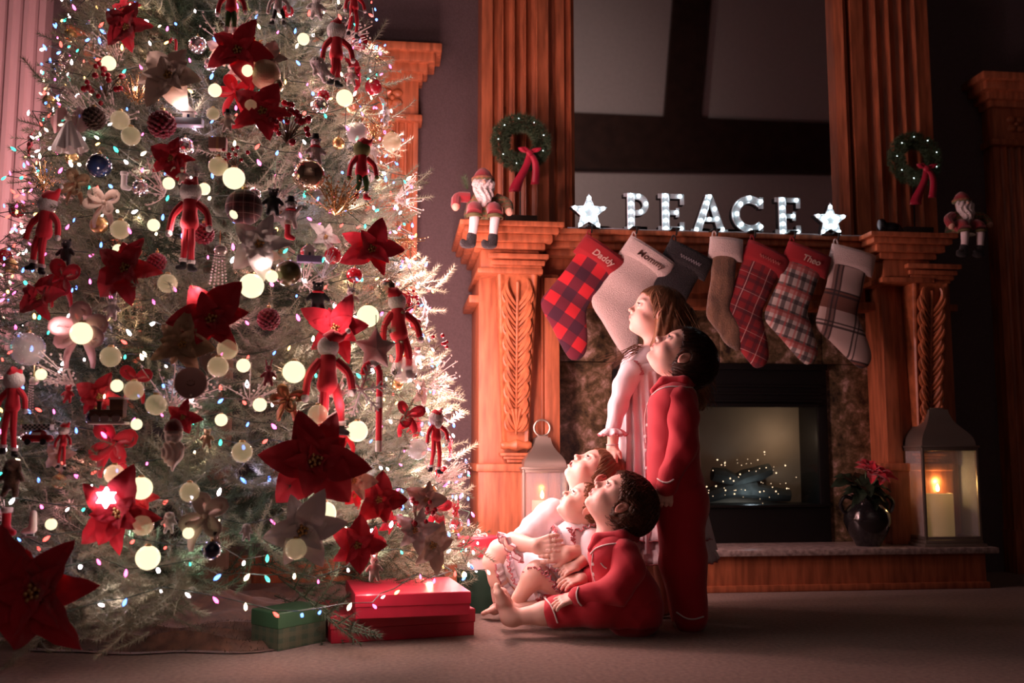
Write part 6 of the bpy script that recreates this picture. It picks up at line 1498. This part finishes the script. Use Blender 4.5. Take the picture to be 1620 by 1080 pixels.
# ------------------------------------------------------------ 2 boy standing in red pyjamas
k2 = Kid(3.58, 1085, 990, 'standing boy in red pyjamas with white piping, dark hair, head tipped back'); P = k2.p
fr = head(k2, 1073, 563, 0, k2.m(94), 55, .10, open_=.5, neck=[(cap(P(1080, 585), P(1074, 628, 0), .044, .052), .035)], gaze=(0, .2))
k2.flesh([(cap(P(1072, 630), P(1075, 780), .07, .08), 1)] + chain([P(1075, 790, -.04), P(1084, 890, -.04), P(1094, 975, -.04)], [.07, .045, .032]) + [(cap(P(1097, 978, -.04), P(1072, 986, -.05), .026, .018), .01)], .009)
w1 = P(1055, 771, -.118)
k2.flesh([(cap(P(1060, 745, -.118), w1, .027, .021), 1)] + [(q, k if k < 1 else .012) for q, k in hand(w1, V(P(1050, 795, -.12))-w1, (-.25, -1, .1), .105, 1.05, 1, .02)], .0028)
k2.finish()
hair_cap(k2, fr, hairs['dark'], allow_boy, n=1100, seed=5, rad_=(.54, .45, .48), cen=(-.13, 0, .12), lift=.15)
top2 = k2.cloth('pyjama_top', [(cap(P(1064, 645, -.04), P(1066, 775, -.035), .088, .096), 1), (cap(P(1064, 645, .05), P(1068, 775, .04), .086, .096), .03), (cap(P(1074, 630, -.05), P(1072, 630, .06), .056), .04), (cap(P(1070, 770, 0), P(1073, 797, 0), .098, .108), .02), (ell(P(1076, 915, 0), (.3, .3, .247)), -.006), (cap(P(1080, 560), P(1072, 618, 0), .052), -.01)], pj, .0055, folds(.003, 60, 24))
slv = k2.cloth('near_sleeve', [(cap(P(1074, 634, -.08), P(1080, 662, -.105), .056, .052), 1), (cap(P(1080, 662, -.105), P(1080, 708, -.125), .052, .046), .03), (cap(P(1080, 708, -.125), P(1060, 752, -.12), .046, .038), .03), (cap(P(1060, 752, -.12), P(1055, 768, -.118), .038, .039), .01)], pj, .005, folds(.004, 70, 48, 1))
k2.cloth('far_sleeve', [(cap(P(1068, 640, .10), P(1058, 700, .13), .055, .048), 1), (cap(P(1058, 700, .13), P(1045, 750, .10), .048, .042), .03)], pj, .007)
pnt = k2.cloth('pyjama_trousers', [(cap(P(1076, 790, -.03), P(1078, 800, .03), .10), 1), (cap(P(1076, 800, -.035), P(1081, 890, -.045), .086, .078), .03), (cap(P(1081, 890, -.045), P(1092, 974, -.045), .078, .062), .03), (cap(P(1074, 800, .045), P(1078, 890, .05), .084, .074), .03), (cap(P(1078, 890, .05), P(1086, 970, .05), .074, .058), .03)], pj, .006, folds(.003, 28, 12, 2))
k2.piping(slv, [(1040, 757), (1048, 762), (1057, 763), (1066, 758)]); k2.piping(pnt, [(1070, 968), (1084, 977), (1098, 979), (1113, 975)])
k2.piping(top2, [(1022, 700), (1020, 660), (1026, 632)], 'placket_piping', r=.0022)
col2 = k2.cloth('collar', [(cap(P(1050, 603, -.05), P(1082, 603, -.068), .018, .020), 1), (cap(P(1082, 603, -.068), P(1102, 606, .0), .020, .02), .01), (cap(P(1050, 604, -.05), P(1034, 618, -.045), .018, .013), .01), (cap(P(1050, 604, .04), P(1100, 606, .03), .018), .01)], pj, .004); c2_ = union([(col2, 1), (top2, .002)])
k2.piping(c2_, [(1031, 625), (1042, 616), (1060, 611), (1082, 612), (1096, 613)], r=.0024)
for (x, y) in ((1024, 672), (1021, 690), (1021, 712), (1023, 740)):
    q = k2.hit(top2, x, y, .001); B().lathe([(0, -.002), (.006, -.002), (.006, .001), (0, .002)], q, 12, (-.6, -1, 0)).build('button', pipe, k2.t)
# ------------------------------------------------------------ 3 girl sitting, arms round the baby
k3 = Kid(3.76, 880, 965, 'seated girl in a white nightgown hugging the baby on her lap, mouth open looking up'); P = k3.p
fr = head(k3, 938, 750, .0, k3.m(86), 60, .30, open_=1.1, neck=[(cap(P(930, 768, .01), P(900, 812, .02), .043, .048), .035)], gaze=(0, .25))
k3.flesh([(cap(P(895, 820, .04), P(905, 925, .06), .07, .09), 1), (cap(P(905, 930, .0), P(790, 890, -.0), .07, .05), .03)] + [(cap(P(786, 882, -.0), P(793, 940, .0), .044, .034), .03), (cap(P(793, 940, 0), P(792, 958, 0), .03, .026), .02)], .008)
# lit shin, knee and foot
k3.flesh([(cap(P(792, 872, -.02), P(783, 888, -.02), .048, .042), 1), (cap(P(783, 888, -.02), P(789, 915, -.01), .042, .036), .02), (cap(P(789, 915, -.01), P(796, 950, 0), .036, .025), .02), (cap(P(796, 956, 0), P(782, 964, -.02), .024, .02), .012)] + [(cap(P(783-j*3, 962+j*1.2, -.05+j*.014), P(772-j*2.0, 967+j*.8, -.055+j*.016), .0095, .008), .005) for j in range(5)], .0035)
wl_3 = P(848, 864, -.24); wr_3 = P(898, 876, -.26)
k3.flesh([(cap(P(812, 856, -.16), wl_3, .034, .023), 1)] + [(q, k if k < 1 else .014) for q, k in hand(wl_3, V(P(893, 856, -.27))-wl_3, (-.1, -1, .35), .118, .32, 1, .10)], .0028)
k3.flesh([(cap(P(938, 872, -.20), wr_3, .034, .024), 1)] + [(q, k if k < 1 else .014) for q, k in hand(wr_3, V(P(856, 874, -.27))-wr_3, (.0, -1, .3), .118, .30, -1, .09)], .0028)
k3.finish()
hair_cap(k3, fr, hairs['sand'], allow_long, n=600, crown=(.1, 0, 1), nape=-.3, cut=(.42, 0, -.24, .42, .62, .50), seed=13, lift=.07)
k3.cloth('hair_mass', [(cap(P(965, 745, .02), P(972, 790, .05), .07, .065), 1), (cap(P(972, 790, .05), P(960, 840, .08), .06, .04), .04)], hairs['sand'], .006, lambda Q: .004*np.sin(Q[:, 0]*200+2*np.sin(Q[:, 2]*22)))
b = B()
for i in range(150):
    s_ = hl(0, 0, 0); c, Rm, Hh = fr; M = Matrix([list(r) for r in Rm]); s_ = V(c)+M @ V((rg.uniform(-.35, .15), -.38, rg.uniform(.1, .35)))*Hh
    e = P(945+rg.uniform(0, 40), 775+rg.uniform(0, 45), -.04+rg.uniform(-.03, .05)); n_ = 9; wv = rg.uniform(-.015, .015)
    b.tube(bez([s_, s_.lerp(e, .4)+V((wv, -.025, 0)), s_.lerp(e, .8)+V((-wv, -.02, 0)), e], n_), [.0016*(1-.6*j/n_) for j in range(n_+1)], 3, cap=False)
tag(b.build('long_strands', hairs['sand'], k3.t), kind='stuff')
bod = k3.cloth('nightgown', [(cap(P(893, 828, .03), P(903, 925, .05), .078, .11), 1), (cap(P(872, 812, -.02), P(930, 815, .07), .048), .04), (cap(P(898, 935, .02), P(812, 892, -.0), .10, .066), .05), (cap(P(900, 940, -.0), P(850, 930, -.03), .09, .07), .04), (cap(P(925, 775), P(902, 806, .02), .05), -.012)], gown, .0055, folds(.004, 75, 12, 1))
sv3 = k3.cloth('near_sleeve', [(cap(P(868, 816, -.03), P(850, 836, -.09), .048, .052), 1), (cap(P(850, 836, -.09), P(822, 857, -.14), .052, .042), .03), (cap(P(876, 808, .0), P(868, 816, -.03), .048), .03)], gown, .005, folds(.0035, 70, 50, 2))
k3.cloth('far_sleeve', [(cap(P(935, 825, -.02), P(955, 850, -.12), .055, .055), 1), (cap(P(955, 850, -.12), P(938, 872, -.19), .052, .046), .03)], gown, .006, folds(.004, 60, 46, 3))
for (cx_, cy_, cd, ax) in ((814, 860, -.15, V((-.65, -.2, -.55))), (932, 876, -.20, V((-.8, -.4, -.1)))):
    cq = P(cx_, cy_, cd); X_, Y_, Z_ = frame_of(ax); ring = [cq+(X_*cos(a)+Y_*sin(a))*.044 for a in [2*pi*k/40 for k in range(41)]]
    ruffle(k3, ring, lambda q, cq=cq, Z_=Z_: (q-cq).normalized()*.6+Z_*.7, .032, .008, 9, 'sleeve_ruffle', True, tr=.0028, m=None)
hem3 = [k3.hit(bod, x, y, .004) for x, y in ((796, 862), (794, 880), (797, 900), (804, 920), (816, 936))]
ruffle(k3, hem3, (-.85, -.35, -.35), .030, .010, 7, 'hem_ruffle', tr=.003)
ruffle(k3, [k3.hit(bod, x, y, .004) for x, y in ((812, 866), (812, 885), (816, 905), (826, 925))], (-.6, -.7, -.2), .028, .009, 7, 'skirt_ruffle', tr=.003)
# ------------------------------------------------------------ 4 baby on her lap
k4 = Kid(3.60, 885, 965, 'baby in a frilled white dress sitting on the seated girl\'s lap, looking up'); P = k4.p; k4.t.location.z = .0
fr = head(k4, 923, 800, 0, k4.m(78), 48, .12, baby=1, neck=[(cap(P(925, 822, 0), P(918, 842, .0), .036, .042), .03)], gaze=(0, .2), h=.0025, blush=1.3)
k4.flesh([(cap(P(915, 850, .0), P(900, 905, .0), .055, .07), 1)], .009)
k4.flesh([(cap(P(884, 925, -.05), P(850, 906, -.075), .048, .042), 1), (cap(P(850, 906, -.075), P(842, 915, -.075), .041, .038), .015), (cap(P(842, 915, -.075), P(822, 944, -.06), .038, .025), .015), (cap(P(822, 946, -.06), P(812, 962, -.06), .025, .024), .01), (cap(P(812, 965, -.06), P(794, 958, -.065), .021, .018), .01)] + [(cap(P(796-j, 957+j*2, -.085+j*.012), P(787, 953+j*2.2, -.087+j*.013), .0075), .004) for j in range(5)], .0034)
k4.flesh([(cap(P(932, 880, -.09), P(912, 895, -.12), .024, .018), 1)] + [(q, k if k < 1 else .01) for q, k in hand(P(912, 895, -.12), (-1, -.2, -.3), (0, -.6, 1), .085, .5, 1)], .0028)
k4.finish()
def allow_baby(q): return ((q.x-.46)/.42)**2+(q.y/.58)**2+((q.z+.26)/.56)**2 > 1
hair_cap(k4, fr, hairs['fair'], allow_baby, n=700, rad_=(.475, .40, .415), cen=(-.095, 0, .13), curl=1, lift=.05, seed=23, cut=(.46, 0, -.26, .42, .58, .56), amp=.007, wid=.006)
dr4 = k4.cloth('frilled_dress', [(cap(P(912, 850, .0), P(902, 900, .0), .070, .09), 1), (cap(P(940, 856, -.03), P(937, 868, -.05), .046), .03), (cap(P(890, 850, .04), P(880, 862, .04), .045), .03), (cap(P(902, 905, .0), P(858, 912, -.05), .085, .055), .05), (cap(P(900, 925, -.0), P(870, 935, -.0), .07, .06), .04), (cap(P(925, 815), P(917, 838, .0), .043), -.01)], gown, .005, folds(.005, 70, 26, 3))
k4.cloth('puff_sleeve', [(cap(P(938, 856, -.06), P(938, 876, -.085), .047, .045), 1)], gown, .005, folds(.004, 80, 50, 1))
cc = P(919, 838, -.002); ring = [cc+V((.047*cos(a), .050*sin(a), .020*cos(a))) for a in [2*pi*k/40 for k in range(41)]]
ruffle(k4, ring, lambda q: (.9*(q.x-cc.x)/.05, .9*(q.y-cc.y)/.05, .5), .019, .007, 14, 'collar_ruffle', True, tr=.0028)
ruffle(k4, [k4.hit(dr4, x, y, .004) for x, y in ((882, 832), (888, 842), (890, 854), (884, 866))], (-.8, -.6, .1), .026, .010, 6, 'bib_ruffle', tr=.0026)
ruffle(k4, [k4.hit(dr4, x, y, .004) for x, y in ((896, 835), (903, 846), (903, 860))], (.3, -1, .2), .022, .009, 6, 'bib_ruffle', tr=.0026)
ruffle(k4, [k4.hit(dr4, x, y, .006) for x, y in ((830, 905), (842, 896), (858, 896), (872, 908), (884, 926), (896, 940))], (-.25, -.9, -.25), .030, .011, 10, 'hem_ruffle', tr=.0028)
ruffle(k4, [k4.hit(dr4, x, y, .006) for x, y in ((850, 936), (868, 944), (886, 948), (905, 948), (925, 944))], (-.1, -.8, -.5), .030, .011, 10, 'hem_ruffle', tr=.0028)
ruffle(k4, [k4.hit(dr4, x, y, .005) for x, y in ((850, 885), (872, 893), (900, 900), (925, 900))], (-.0, -.8, -.6), .022, .007, 10, 'skirt_ruffle', tr=.0026)
# ------------------------------------------------------------ 5 boy sitting in front
k5 = Kid(3.46, 990, 988, 'seated boy in red pyjamas in front, bare foot stretched out, tousled dark hair'); P = k5.p
fr = head(k5, 977, 794, 0, k5.m(95), 56, .08, open_=.7, neck=[(cap(P(972, 815), P(965, 855, 0), .046, .055), .035)], gaze=(0, .2))
k5.flesh([(cap(P(975, 865), P(1000, 950), .07, .09), 1)], .01)
k5.flesh([(cap(P(905, 968, -.07), P(862, 970, -.075), .042, .038), 1), (cap(P(862, 970, -.075), P(816, 976, -.08), .036, .026), .02), (cap(P(812, 977, -.08), P(806, 975, -.08), .028), .015), (cap(P(806, 975, -.08), P(795, 950, -.085), .027, .024), .02), (cap(P(795, 950, -.10), P(789, 937, -.11), .018, .017), .015), (cap(P(795, 950, -.07), P(790, 937, -.06), .018, .016), .015)] +
         [(cap(P(789, 937, -.113+j*.014), P(786-j*.9, 926+j*1.6, -.116+j*.015), .0105-.0008*j, .0095-.0008*j), .005) for j in range(5)], .003)
k5.flesh([(cap(P(880, 962, .08), P(808, 966, .06), .036, .026), 1), (cap(P(806, 966, .06), P(794, 938, .05), .026, .02), .015)] + [(cap(P(793, 938, .035+j*.012), P(787, 930+j*1.2, .032+j*.013), .009), .005) for j in range(5)], .0035)
wf = P(920, 915, .0); k5.flesh([(cap(P(938, 916, .02), wf, .024, .020), 1)] + [(q, k if k < 1 else .012) for q, k in hand(wf, V(P(882, 922, -.03))-wf, (0, -.5, 1), .105, .45, 1, .10)], .0028)
wn = P(908, 945, -.12); k5.flesh([(cap(P(925, 944, -.12), wn, .025, .021), 1)] + [(q, k if k < 1 else .012) for q, k in hand(wn, (-1, -.1, -.25), (0, -.4, 1), .10, .4, 1, .1)], .0028)
k5.finish()
hair_cap(k5, fr, hairs['brown'], allow_boy, n=1200, seed=31, rad_=(.54, .455, .49), cen=(-.13, 0, .12), curl=.8, lift=.17)
tp5 = k5.cloth('pyjama_top', [(cap(P(968, 880, -.03), P(992, 945, -.02), .082, .105), 1), (cap(P(968, 880, .05), P(996, 945, .05), .080, .10), .03), (cap(P(975, 872, -.05), P(970, 872, .06), .052), .04), (cap(P(992, 945, 0), P(1002, 965, 0), .105, .10), .03), (cap(P(975, 810), P(963, 850, 0), .054), -.01)], pj, .0055, folds(.0028, 34, 20, 4))
sv5 = k5.cloth('near_sleeve', [(cap(P(986, 876, -.08), P(994, 902, -.11), .054, .050), 1), (cap(P(994, 902, -.11), P(974, 934, -.13), .050, .046), .03), (cap(P(974, 934, -.13), P(915, 944, -.12), .046, .035), .03)], pj, .005, folds(.004, 75, 60, 5))
fs5 = k5.cloth('far_sleeve', [(cap(P(955, 876, .09), P(948, 900, .08), .052, .05), 1), (cap(P(948, 900, .08), P(936, 914, .02), .048, .038), .03)], pj, .006)
lg5 = k5.cloth('pyjama_trousers', [(cap(P(1002, 965, -.02), P(1004, 968, .05), .10), 1), (cap(P(1005, 966, -.03), P(945, 957, -.09), .082, .068), .03), (cap(P(945, 957, -.09), P(878, 968, -.078), .066, .052), .03), (cap(P(1000, 966, .05), P(930, 955, .10), .075, .06), .03), (cap(P(930, 955, .10), P(866, 960, .085), .058, .05), .03), (ell(P(990, 1040, 0), (.6, .5, .112)), -.01)], pj, .0055, folds(.0035, 40, 30, 6))
k5.piping(lg5, [(860, 944), (870, 955), (877, 970), (882, 985)]); k5.piping(sv5, [(915, 928), (912, 938), (914, 950), (920, 958)])
k5.piping(tp5, [(938, 875), (936, 900), (942, 922)], 'placket_piping', r=.0022)
col5 = k5.cloth('collar', [(cap(P(946, 852, -.052), P(984, 848, -.07), .020, .022), 1), (cap(P(984, 848, -.07), P(1002, 850, .0), .022), .01), (cap(P(946, 852, -.052), P(935, 868, -.048), .019, .013), .01), (cap(P(947, 850, .04), P(1000, 850, .03), .019), .01)], pj, .004); c5_ = union([(col5, 1), (tp5, .002)])
k5.piping(c5_, [(934, 876), (943, 867), (960, 861), (984, 859), (998, 860)], r=.0024)
B().tube([k5.hit(tp5, x, y, .002) for x, y in ((950, 890), (955, 896), (960, 899))], .0022, 5).build('pocket_piping', pipe, k5.t)
for (x, y) in ((938, 892), (939, 908)): B().lathe([(0, -.002), (.006, -.002), (.006, .001), (0, .002)], k5.hit(tp5, x, y, .001), 12, (-.6, -1, 0)).build('button', pipe, k5.t)
